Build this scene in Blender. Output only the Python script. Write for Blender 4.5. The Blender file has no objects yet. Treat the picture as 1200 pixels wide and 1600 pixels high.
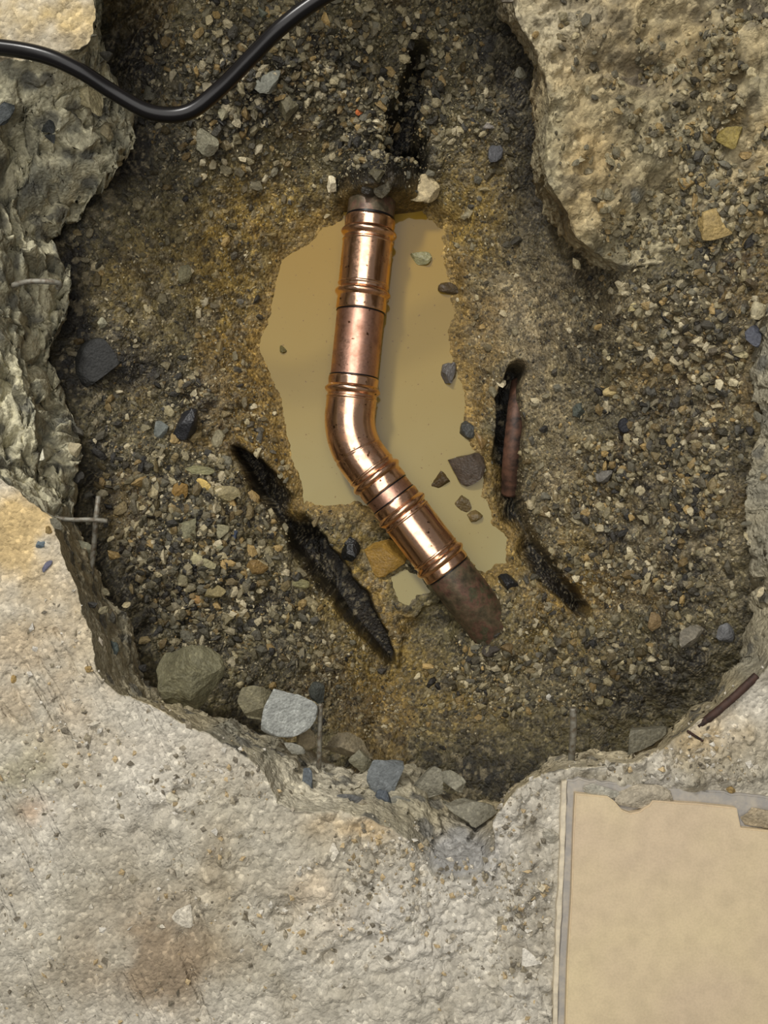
import bpy, math, random
import numpy as np
from mathutils import Vector, Matrix

SC = bpy.context.scene
COL = SC.collection
random.seed(7)
RNG = np.random.default_rng(11)

# ------------------------------------------------------------------ camera
F = 1500.0          # focal length in pixels of a 1200x1600 frame
CZ = 0.85           # camera height above the floor slab
cam_d = bpy.data.cameras.new('camera')
cam_d.sensor_fit = 'HORIZONTAL'
cam_d.sensor_width = 36.0
cam_d.lens = F / 1200.0 * 36.0
cam_d.clip_start = 0.01
cam = bpy.data.objects.new('camera', cam_d)
COL.objects.link(cam)
cam.location = (0, 0, CZ)
SC.camera = cam

# ------------------------------------------------------------------ light
world = bpy.data.worlds.new('room_light')
SC.world = world
world.use_nodes = True
bg = world.node_tree.nodes['Background']
bg.inputs['Color'].default_value = (1.0, 0.97, 0.92, 1)
bg.inputs['Strength'].default_value = 0.14


def area(name, loc, target, sx, sy, power, color):
    d = bpy.data.lights.new(name, 'AREA')
    d.shape = 'RECTANGLE'
    d.size = sx
    d.size_y = sy
    d.energy = power
    d.color = color
    o = bpy.data.objects.new(name, d)
    COL.objects.link(o)
    o.location = loc
    v = Vector(target) - Vector(loc)
    o.rotation_euler = v.to_track_quat('-Z', 'Y').to_euler()
    return o


area('ceiling_panel', (-0.3, 0.4, 2.6), (-0.3, 0.4, 0), 2.0, 3.0, 50, (1.0, 0.97, 0.93))
area('contrast_light', (-0.9, 1.9, 1.9), (0, 0.1, -0.1), 0.30, 0.30, 50, (1.0, 0.97, 0.92))  # added light for directional contrast, not a lamp of the place

vs = SC.view_settings
SC.display_settings.display_device = 'sRGB'
vs.view_transform = 'Standard'
vs.look = 'None'
vs.gamma = 1.0
vs.exposure = 0.08
vs.use_curve_mapping = False


# ------------------------------------------------------------------ helpers
def W(px, py, z):
    """a point of the place seen at (px, py) of the photograph, at height z"""
    d = CZ - z
    return np.array([(px - 600.0) / F * d, -(py - 800.0) / F * d, z])


def lin(r, g, b):
    f = lambda c: ((c / 255.0 + 0.055) / 1.055) ** 2.4 if c / 255.0 > 0.04045 else c / 255.0 / 12.92
    return np.array([f(r), f(g), f(b)])


def _h(ix, iy, iz, seed):
    h = (ix.astype(np.int64) * 374761393 + iy.astype(np.int64) * 668265263 + iz.astype(np.int64) * 2147483647 + seed * 974711) & 0xFFFFFFFF
    h = ((h ^ (h >> 13)) * 1274126177) & 0xFFFFFFFF
    h = ((h ^ (h >> 16)) * 2246822519) & 0xFFFFFFFF
    h = h ^ (h >> 15)
    return (h & 0xFFFFFF) / float(0xFFFFFF)


def vnoise2(x, y, seed=0):
    ix = np.floor(x); iy = np.floor(y)
    fx = x - ix; fy = y - iy
    fx = fx * fx * (3 - 2 * fx); fy = fy * fy * (3 - 2 * fy)
    z = np.zeros_like(ix)
    a = _h(ix, iy, z, seed); b = _h(ix + 1, iy, z, seed)
    c = _h(ix, iy + 1, z, seed); d = _h(ix + 1, iy + 1, z, seed)
    return (a + (b - a) * fx) * (1 - fy) + (c + (d - c) * fx) * fy


def fbm2(x, y, scale, octs=4, seed=0, gain=0.5):
    """about -1..1; scale = size of the largest features in metres"""
    s = 0; a = 1; t = 0; f = 1.0 / scale
    for o in range(octs):
        s = s + a * (vnoise2(x * f + 17.3 * o, y * f - 9.1 * o, seed + o) * 2 - 1)
        t += a; a *= gain; f *= 2.03
    return s / t * 1.6


def vnoise3(x, y, zz, seed=0):
    ix = np.floor(x); iy = np.floor(y); iz = np.floor(zz)
    fx = x - ix; fy = y - iy; fz = zz - iz
    fx = fx * fx * (3 - 2 * fx); fy = fy * fy * (3 - 2 * fy); fz = fz * fz * (3 - 2 * fz)
    r = 0
    for dx in (0, 1):
        wx = fx if dx else 1 - fx
        for dy in (0, 1):
            wy = fy if dy else 1 - fy
            for dz in (0, 1):
                wz = fz if dz else 1 - fz
                r = r + wx * wy * wz * _h(ix + dx, iy + dy, iz + dz, seed)
    return r


def fbm3(P, scale, octs=4, seed=0, gain=0.5):
    s = 0; a = 1; t = 0; f = 1.0 / scale
    for o in range(octs):
        s = s + a * (vnoise3(P[:, 0] * f + 3.7 * o, P[:, 1] * f + 11.1 * o, P[:, 2] * f, seed + o) * 2 - 1)
        t += a; a *= gain; f *= 2.03
    return s / t * 1.6


def worley2(x, y, cell, seed=0, jit=0.9):
    """distance to the nearest cell point (in cells), its random id, distance to 2nd"""
    gx = x / cell; gy = y / cell
    ix = np.floor(gx); iy = np.floor(gy)
    best = np.full(gx.shape, 9.0); sec = np.full(gx.shape, 9.0); idv = np.zeros(gx.shape)
    z = np.zeros_like(ix)
    for dx in (-1, 0, 1):
        for dy in (-1, 0, 1):
            cx = ix + dx; cy = iy + dy
            px = cx + 0.5 + (_h(cx, cy, z, seed) - 0.5) * jit
            py = cy + 0.5 + (_h(cx, cy, z, seed + 1) - 0.5) * jit
            d = np.hypot(gx - px, gy - py)
            m = d < best
            sec = np.where(m, best, np.minimum(sec, d))
            idv = np.where(m, _h(cx, cy, z, seed + 2), idv)
            best = np.where(m, d, best)
    return best, idv, sec


def worley3(P, cell, seed=0):
    G = P / cell
    I = np.floor(G)
    best = np.full(len(P), 9.0); sec = np.full(len(P), 9.0); idv = np.zeros(len(P))
    for dx in (-1, 0, 1):
        for dy in (-1, 0, 1):
            for dz in (-1, 0, 1):
                a = I[:, 0] + dx; b = I[:, 1] + dy; c = I[:, 2] + dz
                d = np.sqrt((G[:, 0] - a - _h(a, b, c, seed)) ** 2 + (G[:, 1] - b - _h(a, b, c, seed + 1)) ** 2 + (G[:, 2] - c - _h(a, b, c, seed + 2)) ** 2)
                m = d < best
                sec = np.where(m, best, np.minimum(sec, d))
                idv = np.where(m, _h(a, b, c, seed + 3), idv)
                best = np.where(m, d, best)
    return best, idv, sec


def sstep(a, b, x):
    t = np.clip((x - a) / (b - a), 0, 1)
    return t * t * (3 - 2 * t)


def seg_dist(x, y, pts, closed=False):
    best = np.full(x.shape, 1e9)
    n = len(pts)
    for i in range(n if closed else n - 1):
        ax, ay = pts[i][:2]; bx, by = pts[(i + 1) % n][:2]
        ex, ey = bx - ax, by - ay
        t = np.clip(((x - ax) * ex + (y - ay) * ey) / (ex * ex + ey * ey + 1e-12), 0, 1)
        best = np.minimum(best, np.hypot(x - ax - t * ex, y - ay - t * ey))
    return best


def seg_along(x, y, pts):
    best = np.full(x.shape, 1e9); par = np.zeros(x.shape); n = len(pts)
    for i in range(n - 1):
        ax, ay = pts[i][:2]; bx, by = pts[i + 1][:2]
        ex, ey = bx - ax, by - ay
        t = np.clip(((x - ax) * ex + (y - ay) * ey) / (ex * ex + ey * ey), 0, 1)
        d = np.hypot(x - ax - t * ex, y - ay - t * ey)
        par = np.where(d < best, (i + t) / (n - 1), par); best = np.minimum(best, d)
    return best, par


def inside(x, y, pts):
    r = np.zeros(x.shape, bool)
    n = len(pts)
    for i in range(n):
        ax, ay = pts[i][:2]; bx, by = pts[(i + 1) % n][:2]
        if ay == by:
            continue
        c = ((ay > y) != (by > y)) & (x < (bx - ax) * (y - ay) / (by - ay) + ax)
        r ^= c
    return r


def tag(o, label=None, cat=None, group=None, kind=None):
    if label: o['label'] = label
    if cat: o['category'] = cat
    if group: o['group'] = group
    if kind: o['kind'] = kind
    return o


def mesh_obj(name, V, Fq, mat, parent=None, smooth=True, col=None):
    """V (n,3), Fq (m,3|4) arrays -> one mesh object"""
    me = bpy.data.meshes.new(name)
    V = np.asarray(V, dtype=np.float32)
    Fq = np.asarray(Fq, dtype=np.int32)
    k = Fq.shape[1]
    me.vertices.add(len(V)); me.vertices.foreach_set('co', V.ravel())
    me.loops.add(Fq.size); me.loops.foreach_set('vertex_index', Fq.ravel())
    me.polygons.add(len(Fq))
    me.polygons.foreach_set('loop_start', np.arange(0, Fq.size, k, dtype=np.int32))
    me.polygons.foreach_set('use_smooth', np.full(len(Fq), smooth))
    me.update(calc_edges=True)
    if col is not None:
        a = me.color_attributes.new('Col', 'FLOAT_COLOR', 'POINT')
        c4 = np.ones((len(V), 4), dtype=np.float32)
        c4[:, :col.shape[1]] = col
        a.data.foreach_set('color', c4.ravel())
    if mat: me.materials.append(mat)
    o = bpy.data.objects.new(name, me)
    COL.objects.link(o)
    if parent: o.parent = parent
    return o


def grid_faces(nr, nc, wrap=False):
    r = np.arange(nr - 1)[:, None]
    c = np.arange(nc if wrap else nc - 1)[None, :]
    a = r * nc + c
    b = r * nc + (c + 1) % nc
    return np.stack([a, b, b + nc, a + nc], -1).reshape(-1, 4)


def empty(name, loc=(0, 0, 0)):
    o = bpy.data.objects.new(name, None)
    o.empty_display_size = 0.02
    COL.objects.link(o)
    o.location = loc
    return o


# ------------------------------------------------------------------ materials
def new_mat(name):
    m = bpy.data.materials.new(name)
    m.use_nodes = True
    nt = m.node_tree
    return m, nt, nt.nodes['Principled BSDF']


def N(nt, typ, **kw):
    n = nt.nodes.new(typ)
    for k, v in kw.items():
        if k in n.inputs.keys():
            n.inputs[k].default_value = v
        else:
            setattr(n, k, v)
    return n


def ramp(nt, fac, stops):
    r = nt.nodes.new('ShaderNodeValToRGB')
    els = r.color_ramp.elements
    while len(els) < len(stops): els.new(0.5)
    for e, (p, c) in zip(els, stops):
        e.position = p
        e.color = (c, c, c, 1) if not hasattr(c, '__len__') else (*c, 1)
    nt.links.new(fac, r.inputs['Fac'])
    return r.outputs['Color']


def mixc(nt, a, b, fac, mode='MIX'):
    m = nt.nodes.new('ShaderNodeMix')
    m.data_type = 'RGBA'; m.blend_type = mode
    for s, v in ((m.inputs[6], a), (m.inputs[7], b), (m.inputs[0], fac)):
        if hasattr(v, 'is_linked'): nt.links.new(v, s)
        elif hasattr(v, '__len__'): s.default_value = (*v[:3], 1)
        else: s.default_value = v if s == m.inputs[0] else (v, v, v, 1)
    return m.outputs[2]


def earth_material(name, src, fine, grain, rough, bump=1.0, cell=260.0, specks=0.35, stretch=None):
    """colour from the mesh (or object colour) broken up by grain; relief from noise and cells"""
    m, nt, p = new_mat(name)
    L = nt.links.new
    if src == 'attr':
        at = N(nt, 'ShaderNodeAttribute', attribute_name='Col'); c0 = at.outputs['Color']
    else:
        at = nt.nodes.new('ShaderNodeObjectInfo'); c0 = at.outputs['Color']
    tc = nt.nodes.new('ShaderNodeTexCoord')
    geo = nt.nodes.new('ShaderNodeNewGeometry')
    co = geo.outputs['Position']
    n1 = N(nt, 'ShaderNodeTexNoise', Scale=fine, Detail=6.0, Roughness=0.65)
    n2 = N(nt, 'ShaderNodeTexNoise', Scale=fine * 4.5, Detail=3.0, Roughness=0.7)
    vo = N(nt, 'ShaderNodeTexVoronoi', Scale=cell)
    for n in (n1, n2, vo): L(co, n.inputs['Vector'])
    g1 = ramp(nt, n1.outputs['Fac'], [(0.28, 1 - grain), (0.72, 1 + grain)])
    g2 = ramp(nt, n2.outputs['Fac'], [(0.3, 1 - grain * 0.8), (0.7, 1 + grain * 0.8)])
    c = mixc(nt, c0, g1, 1.0, 'MULTIPLY')
    c = mixc(nt, c, g2, 1.0, 'MULTIPLY')
    # single grains: each cell a little lighter, darker, browner
    sep = nt.nodes.new('ShaderNodeSeparateColor'); L(vo.outputs['Color'], sep.inputs[0])
    cellv = ramp(nt, sep.outputs[0], [(0.0, 0.45), (0.35, 0.85), (0.75, 1.1), (0.93, 1.6), (1.0, 2.3)])
    c = mixc(nt, c, mixc(nt, c, cellv, 1.0, 'MULTIPLY'), specks)
    L(c, p.inputs['Base Color'])
    p.inputs['Roughness'].default_value = rough
    p.inputs['Specular IOR Level'].default_value = 0.35
    ad = nt.nodes.new('ShaderNodeMath'); ad.operation = 'ADD'
    mu = nt.nodes.new('ShaderNodeMath'); mu.operation = 'MULTIPLY'; mu.inputs[1].default_value = -0.5
    L(vo.outputs['Distance'], mu.inputs[0])
    L(n2.outputs['Fac'], ad.inputs[0]); L(mu.outputs[0], ad.inputs[1])
    b = N(nt, 'ShaderNodeBump', Strength=bump, Distance=0.002)
    L(ad.outputs[0], b.inputs['Height'])
    last = b
    if stretch:
        mp = nt.nodes.new('ShaderNodeMapping')
        mp.vector_type = 'TEXTURE'
        mp.inputs['Rotation'].default_value = (0, 0, math.radians(stretch[0]))
        mp.inputs['Scale'].default_value = (stretch[1], 1, 1)
        L(co, mp.inputs['Vector'])
        ns = N(nt, 'ShaderNodeTexNoise', Scale=stretch[2], Detail=3.0, Roughness=0.55)
        L(mp.outputs[0], ns.inputs['Vector'])
        rs = ramp(nt, ns.outputs['Fac'], [(0.34, 0.0), (0.46, 1.0)])
        at2 = N(nt, 'ShaderNodeAttribute', attribute_name='Scr')
        rr = mixc(nt, (1, 1, 1), rs, at2.outputs['Fac'])
        b2 = N(nt, 'ShaderNodeBump', Strength=0.8, Distance=0.003)
        L(rr, b2.inputs['Height']); L(b.outputs[0], b2.inputs['Normal'])
        last = b2
    L(last.outputs[0], p.inputs['Normal'])
    return m


M_SOIL = earth_material('wet_soil', 'attr', 70, 0.42, 0.5, bump=1.0, cell=330, specks=0.8)
M_CONC = earth_material('broken_concrete', 'attr', 45, 0.20, 0.85, bump=0.9, cell=300, specks=0.35, stretch=(-62, 9, 60))
M_GRAVEL = earth_material('loose_gravel', 'attr', 160, 0.25, 0.45, bump=0.5, cell=500, specks=0.25)
M_STONE = earth_material('stone_surface', 'obj', 90, 0.28, 0.6, bump=0.6, cell=380, specks=0.25)
M_WETSTONE = earth_material('wet_stone_surface', 'obj', 90, 0.25, 0.28, bump=0.4, cell=380, specks=0.2)


def simple(name, c, rough, metal=0.0, spot=None, nscale=60, bump=0.0):
    m, nt, p = new_mat(name)
    L = nt.links.new
    geo = nt.nodes.new('ShaderNodeNewGeometry')
    n = N(nt, 'ShaderNodeTexNoise', Scale=nscale, Detail=5.0, Roughness=0.6)
    L(geo.outputs['Position'], n.inputs['Vector'])
    if spot is not None:
        f = ramp(nt, n.outputs['Fac'], [(0.42, 0.0), (0.68, 1.0)])
        L(mixc(nt, c, spot, f), p.inputs['Base Color'])
    else:
        p.inputs['Base Color'].default_value = (*c, 1)
    p.inputs['Roughness'].default_value = rough
    p.inputs['Metallic'].default_value = metal
    if bump:
        b = N(nt, 'ShaderNodeBump', Strength=bump, Distance=0.001)
        L(n.outputs['Fac'], b.inputs['Height']); L(b.outputs[0], p.inputs['Normal'])
    return m


def copper(name, c, dark, rough, amount, scale=55):
    """polished copper with brown tarnish and mud specks"""
    m, nt, p = new_mat(name)
    L = nt.links.new
    geo = nt.nodes.new('ShaderNodeNewGeometry')
    n = N(nt, 'ShaderNodeTexNoise', Scale=scale, Detail=6.0, Roughness=0.62)
    n2 = N(nt, 'ShaderNodeTexNoise', Scale=420, Detail=2.0)
    n3 = N(nt, 'ShaderNodeTexNoise', Scale=150, Detail=3.0)
    for q in (n, n2, n3): L(geo.outputs['Position'], q.inputs['Vector'])
    f = ramp(nt, n.outputs['Fac'], [(0.62 - amount, 0.0), (0.85 - amount * 0.6, 1.0)])
    cc = mixc(nt, c, dark, f)
    sp = ramp(nt, n3.outputs['Fac'], [(0.66, 0.0), (0.72, 1.0)])
    cc = mixc(nt, cc, (0.10, 0.045, 0.02), sp)
    L(cc, p.inputs['Base Color'])
    p.inputs['Metallic'].default_value = 1.0
    r = ramp(nt, n2.outputs['Fac'], [(0.3, rough * 0.8), (0.7, rough * 1.25)])
    r2 = mixc(nt, r, (rough + 0.25,) * 3, f)
    L(r2, p.inputs['Roughness'])
    b = N(nt, 'ShaderNodeBump', Strength=0.12, Distance=0.0006)
    L(n.outputs['Fac'], b.inputs['Height']); L(b.outputs[0], p.inputs['Normal'])
    return m


M_FIT = copper('polished_copper', (0.93, 0.57, 0.38), (0.46, 0.22, 0.12), 0.18, 0.13)
M_TUBE = copper('satin_copper', (0.70, 0.40, 0.29), (0.32, 0.16, 0.10), 0.33, 0.16)
M_CABLE = simple('black_rubber', (0.006, 0.005, 0.005), 0.28)
M_CABLE.node_tree.nodes['Principled BSDF'].inputs['Specular IOR Level'].default_value = 0.3
M_WIRE = simple('rusty_zinc_wire', lin(135, 132, 120), 0.55, 0.3, spot=lin(90, 75, 55), nscale=200, bump=0.5)
M_RUST = simple('rusted_iron', lin(70, 48, 38), 0.7, 0.2, spot=lin(30, 22, 18), nscale=120, bump=0.8)


M_REDPIPE = simple('red_brown_tarnish', lin(100, 70, 54), 0.6, 0.2, spot=lin(36, 28, 22), nscale=70, bump=0.8)


def mat_oldpipe():
    m, nt, p = new_mat('tarnished_copper')
    L = nt.links.new
    geo = nt.nodes.new('ShaderNodeNewGeometry')
    n = N(nt, 'ShaderNodeTexNoise', Scale=38, Detail=6.0, Roughness=0.65)
    n2 = N(nt, 'ShaderNodeTexNoise', Scale=90, Detail=5.0, Roughness=0.7)
    for q in (n, n2): L(geo.outputs['Position'], q.inputs['Vector'])
    cr = ramp(nt, n.outputs['Fac'], [(0.25, lin(44, 38, 30)), (0.42, lin(84, 76, 58)), (0.50, lin(104, 88, 68)), (0.56, lin(112, 82, 68)), (0.64, lin(80, 80, 58)), (0.8, lin(128, 104, 90))])
    f = ramp(nt, n2.outputs['Fac'], [(0.35, 0.5), (0.65, 1.25)])
    L(mixc(nt, cr, f, 1.0, 'MULTIPLY'), p.inputs['Base Color'])
    p.inputs['Metallic'].default_value = 0.35
    p.inputs['Roughness'].default_value = 0.45
    b = N(nt, 'ShaderNodeBump', Strength=0.35, Distance=0.001)
    L(n2.outputs['Fac'], b.inputs['Height']); L(b.outputs[0], p.inputs['Normal'])
    return m


M_OLD = mat_oldpipe()


def mat_water():
    m, nt, p = new_mat('muddy_water')
    L = nt.links.new
    geo = nt.nodes.new('ShaderNodeNewGeometry')
    n = N(nt, 'ShaderNodeTexNoise', Scale=7, Detail=3.0)
    n2 = N(nt, 'ShaderNodeTexNoise', Scale=14, Detail=2.0)
    n3 = N(nt, 'ShaderNodeTexNoise', Scale=260, Detail=2.0)
    for q in (n, n2, n3): L(geo.outputs['Position'], q.inputs['Vector'])
    c = ramp(nt, n.outputs['Fac'], [(0.3, lin(138, 124, 72)), (0.7, lin(148, 138, 92))])
    sx = nt.nodes.new('ShaderNodeSeparateXYZ'); L(geo.outputs['Position'], sx.inputs[0])
    mr = N(nt, 'ShaderNodeMapRange'); mr.inputs[1].default_value = -0.05; mr.inputs[2].default_value = 0.30
    L(sx.outputs[1], mr.inputs[0])
    c = mixc(nt, c, lin(140, 112, 42), mr.outputs[0])
    sp = ramp(nt, n3.outputs['Fac'], [(0.70, 0.0), (0.74, 1.0)])
    c = mixc(nt, c, lin(110, 84, 44), sp)
    L(c, p.inputs['Base Color'])
    p.inputs['Roughness'].default_value = 0.05
    p.inputs['IOR'].default_value = 1.33
    b = N(nt, 'ShaderNodeBump', Strength=0.03, Distance=0.002)
    L(n2.outputs['Fac'], b.inputs['Height']); L(b.outputs[0], p.inputs['Normal'])
    return m


M_WATER = mat_water()


def mat_tile():
    m, nt, p = new_mat('beige_tile')
    L = nt.links.new
    geo = nt.nodes.new('ShaderNodeNewGeometry')
    n = N(nt, 'ShaderNodeTexNoise', Scale=9, Detail=3.0)
    n2 = N(nt, 'ShaderNodeTexNoise', Scale=60, Detail=6.0, Roughness=0.7)
    n3 = N(nt, 'ShaderNodeTexNoise', Scale=500, Detail=2.0)
    for q in (n, n2, n3): L(geo.outputs['Position'], q.inputs['Vector'])
    c = ramp(nt, n.outputs['Fac'], [(0.35, lin(206, 188, 150)), (0.65, lin(198, 178, 148))])
    c = mixc(nt, c, ramp(nt, n2.outputs['Fac'], [(0.3, 0.88), (0.6, 1.03)]), 1.0, 'MULTIPLY')
    c = mixc(nt, c, ramp(nt, n3.outputs['Fac'], [(0.3, 0.95), (0.6, 1.03)]), 1.0, 'MULTIPLY')
    L(c, p.inputs['Base Color'])
    p.inputs['Roughness'].default_value = 0.6
    return m


M_TILE = mat_tile()
M_GROUT = simple('grey_adhesive', lin(150, 146, 140), 0.85, spot=lin(172, 164, 150), nscale=90, bump=0.6)
M_PALE = simple('pale_tile_edge', lin(214, 202, 176), 0.7, spot=lin(180, 170, 150), nscale=120)

# ------------------------------------------------------------------ outlines of the hole
# rows: (top edge x, y, z), (foot of the broken face x, y, z)
RIM = [
    ((-70, 690, 0.0), (126, 690, -.13)), ((0, 742, 0.0), (131, 770, -.13)), ((42, 778, 0.0), (120, 815, -.12)),
    ((80, 808, 0.0), (130, 850, -.12)), ((97, 868, 0.0), (152, 905, -.12)), ((122, 935, 0.0), (176, 965, -.12)),
    ((140, 985, 0.0), (205, 1010, -.12)), ((150, 1045, 0.0), (225, 1052, -.12)), ((188, 1082, 0.0), (255, 1085, -.12)),
    ((245, 1105, 0.0), (300, 1106, -.12)), ((310, 1140, 0.0), (350, 1118, -.12)), ((365, 1168, 0.0), (390, 1132, -.12)),
    ((405, 1200, 0.0), (435, 1148, -.12)), ((432, 1252, 0.0), (492, 1165, -.12)), ((462, 1270, 0.0), (525, 1190, -.12)),
    ((520, 1268, 0.0), (556, 1208, -.12)), ((578, 1280, 0.0), (592, 1196, -.12)), ((628, 1306, 0.0), (622, 1196, -.12)),
    ((650, 1335, -.01), (652, 1206, -.12)), ((690, 1378, -.012), (692, 1233, -.12)), ((742, 1372, -.012), (735, 1246, -.12)),
    ((769, 1330, -.005), (768, 1248, -.12)), ((771, 1280, 0.0), (788, 1243, -.12)), ((802, 1240, 0.0), (805, 1220, -.11)),
    ((850, 1212, 0.0), (848, 1194, -.11)), ((900, 1200, 0.0), (900, 1180, -.11)), ((960, 1192, 0.0), (962, 1176, -.10)),
    ((1012, 1182, 0.0), (1005, 1160, -.10)), ((1062, 1148, 0.0), (1048, 1130, -.10)), ((1108, 1118, 0.0), (1090, 1100, -.10)),
    ((1152, 1075, 0.0), (1130, 1060, -.09)), ((1196, 1040, 0.0), (1160, 1020, -.09)), ((1235, 960, -.01), (1183, 960, -.08)),
    ((1240, 860, -.01), (1165, 870, -.07)), ((1262, 760, -.01), (1172, 760, -.06)), ((1226, 640, -.01), (1190, 650, -.05)),
    ((1222, 560, -.01), (1186, 560, -.05)), ((1222, 480, -.01), (1190, 480, -.05)), ((1290, 420, -.02), (1240, 425, -.05)),
    ((1110, 400, -.065), (1090, 430, -.10)), ((1000, 420, -.085), (985, 450, -.13)), ((945, 405, -.085), (930, 430, -.15)),
    ((903, 372, -.05), (893, 388, -.15)), ((880, 325, -.045), (868, 335, -.14)), ((850, 284, -.04), (836, 290, -.14)),
    ((850, 230, -.04), (834, 232, -.14)), ((856, 165, -.04), (840, 170, -.13)), ((842, 90, -.04), (828, 98, -.13)),
    ((808, 28, -.03), (792, 36, -.12)), ((788, -60, -.03), (770, -55, -.12)),
    ((760, -170, -.02), (740, -130, -.11)), ((480, -180, -.02), (480, -130, -.11)), ((200, -170, -.02), (210, -130, -.11)),
    ((140, -60, -.01), (152, -50, -.10)), ((146, 30, -.01), (157, 30, -.10)), ((140, 66, -.01), (160, 92, -.10)),
    ((100, 82, -.01), (214, 168, -.11)), ((50, 92, -.005), (208, 218, -.12)), ((0, 96, 0.0), (166, 290, -.13)),
    ((-50, 150, 0.0), (114, 332, -.13)), ((-70, 260, 0.0), (84, 374, -.13)), ((-75, 340, 0.0), (110, 440, -.13)),
    ((-80, 430, 0.0), (98, 520, -.13)), ((-80, 500, 0.0), (74, 548, -.13)), ((-80, 570, 0.0), (104, 608, -.13)),
]
NS = 1500


def resample(n):
    T = np.array([r[0] for r in RIM], float); I = np.array([r[1] for r in RIM], float)
    m = len(T)
    mid = (T + I) / 2
    d = []
    for i in range(m):
        a, b = mid[i], mid[(i + 1) % m]
        L = np.hypot(*(b - a)[:2])
        vis = max(-20 < a[0] < 1220 and -20 < a[1] < 1620, -20 < b[0] < 1220 and -20 < b[1] < 1620)
        d.append(L * (1.0 if vis else 0.25))
    cum = np.concatenate([[0], np.cumsum(d)])
    u = np.linspace(0, cum[-1], n, endpoint=False)
    idx = np.clip(np.searchsorted(cum, u, side='right') - 1, 0, m - 1)
    t = (u - cum[idx]) / np.array(d)[idx]

    def cr(A):
        p0, p1, p2, p3 = A[(idx - 1) % m], A[idx], A[(idx + 1) % m], A[(idx + 2) % m]
        tt = t[:, None]
        c = 0.5 * ((2 * p1) + (-p0 + p2) * tt + (2 * p0 - 5 * p1 + 4 * p2 - p3) * tt ** 2 + (-p0 + 3 * p1 - 3 * p2 + p3) * tt ** 3)
        return 0.55 * c + 0.45 * (p1 + (p2 - p1) * tt)
    return cr(T), cr(I)


Tp, Ip = resample(NS)


def to_world(P):
    d = CZ - P[:, 2]
    return np.stack([(P[:, 0] - 600) / F * d, -(P[:, 1] - 800) / F * d, P[:, 2]], 1)


Tw, Iw = to_world(Tp), to_world(Ip)
# jagged, chipped outline
for A, amp, sd in ((Tw, 0.0035, 3), (Iw, 0.006, 8)):
    A[:, 0] += amp * fbm2(A[:, 0], A[:, 1], 0.03, 5, sd, 0.65)
    A[:, 1] += amp * fbm2(A[:, 0], A[:, 1], 0.03, 5, sd + 20, 0.65)

C0 = np.array([0.0, 0.05])


def rect_hit(P, x0, y0, x1, y1):
    d = P[:, :2] - C0
    tx = np.where(d[:, 0] > 0, (x1 - C0[0]) / np.maximum(d[:, 0], 1e-6), (x0 - C0[0]) / np.minimum(d[:, 0], -1e-6))
    ty = np.where(d[:, 1] > 0, (y1 - C0[1]) / np.maximum(d[:, 1], 1e-6), (y0 - C0[1]) / np.minimum(d[:, 1], -1e-6))
    t = np.minimum(tx, ty)[:, None]
    q = C0 + d * t
    return np.concatenate([q, np.zeros((len(P), 1))], 1)


O1 = rect_hit(Tw, -0.42, -0.50, 0.42, 0.60)
O2 = rect_hit(Tw, -0.95, -1.05, 0.95, 1.15)

# rows of the slab: far floor, near floor, broken face, tuck under
rows = []; wf = []
expo = 1.15 + 0.75 * np.exp(-((Tp[:, 0] - 712) / 55) ** 2) * (Tp[:, 1] > 1200)
nfar, nfl, nfc, ntk = 8, 125, 62, 6
for k in range(nfar):
    t = k / nfar
    rows.append(O2 * (1 - t) + O1 * t); wf.append(np.zeros(NS))
for k in range(nfl):
    t = k / nfl
    t = 1 - (1 - t) ** 1.12
    R = O1 * (1 - t) + Tw * t
    R[:, 2] = Tw[:, 2] * sstep(0.1, 1.0, np.full(NS, t))
    rows.append(R); wf.append(np.full(NS, 0.0))
for k in range(nfc):
    t = k / (nfc - 1)
    e = t
    R = Tw * (1 - e) + Iw * e
    # faces bulge out a little before dropping
    R[:, 2] = Tw[:, 2] + (Iw[:, 2] - Tw[:, 2]) * (t ** expo)
    rows.append(R); wf.append(np.full(NS, math.sin(math.pi * min(1, t * 0.5 + 0.02) * 1.0)) * (0.15 + 0.85 * min(1, t * 4)))
nrm = Iw[:, :2] - C0
nrm /= np.linalg.norm(nrm, axis=1)[:, None]
for k in range(1, ntk + 1):
    t = k / ntk
    R = Iw.copy()
    R[:, :2] += nrm * 0.05 * t
    R[:, 2] -= 0.10 * t
    rows.append(R); wf.append(np.full(NS, 1.0 - t * 0.5))
SV = np.concatenate(rows); SWF = np.concatenate(wf)
NROW = len(rows)
rowid = np.repeat(np.arange(NROW), NS)


def pix(P):
    d = CZ - P[:, 2]
    return 600 + P[:, 0] * F / d, 800 - P[:, 1] * F / d


def blob(px, py, cx, cy, rx, ry=None):
    ry = ry or rx
    return np.exp(-(((px - cx) / rx) ** 2 + ((py - cy) / ry) ** 2))


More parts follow.
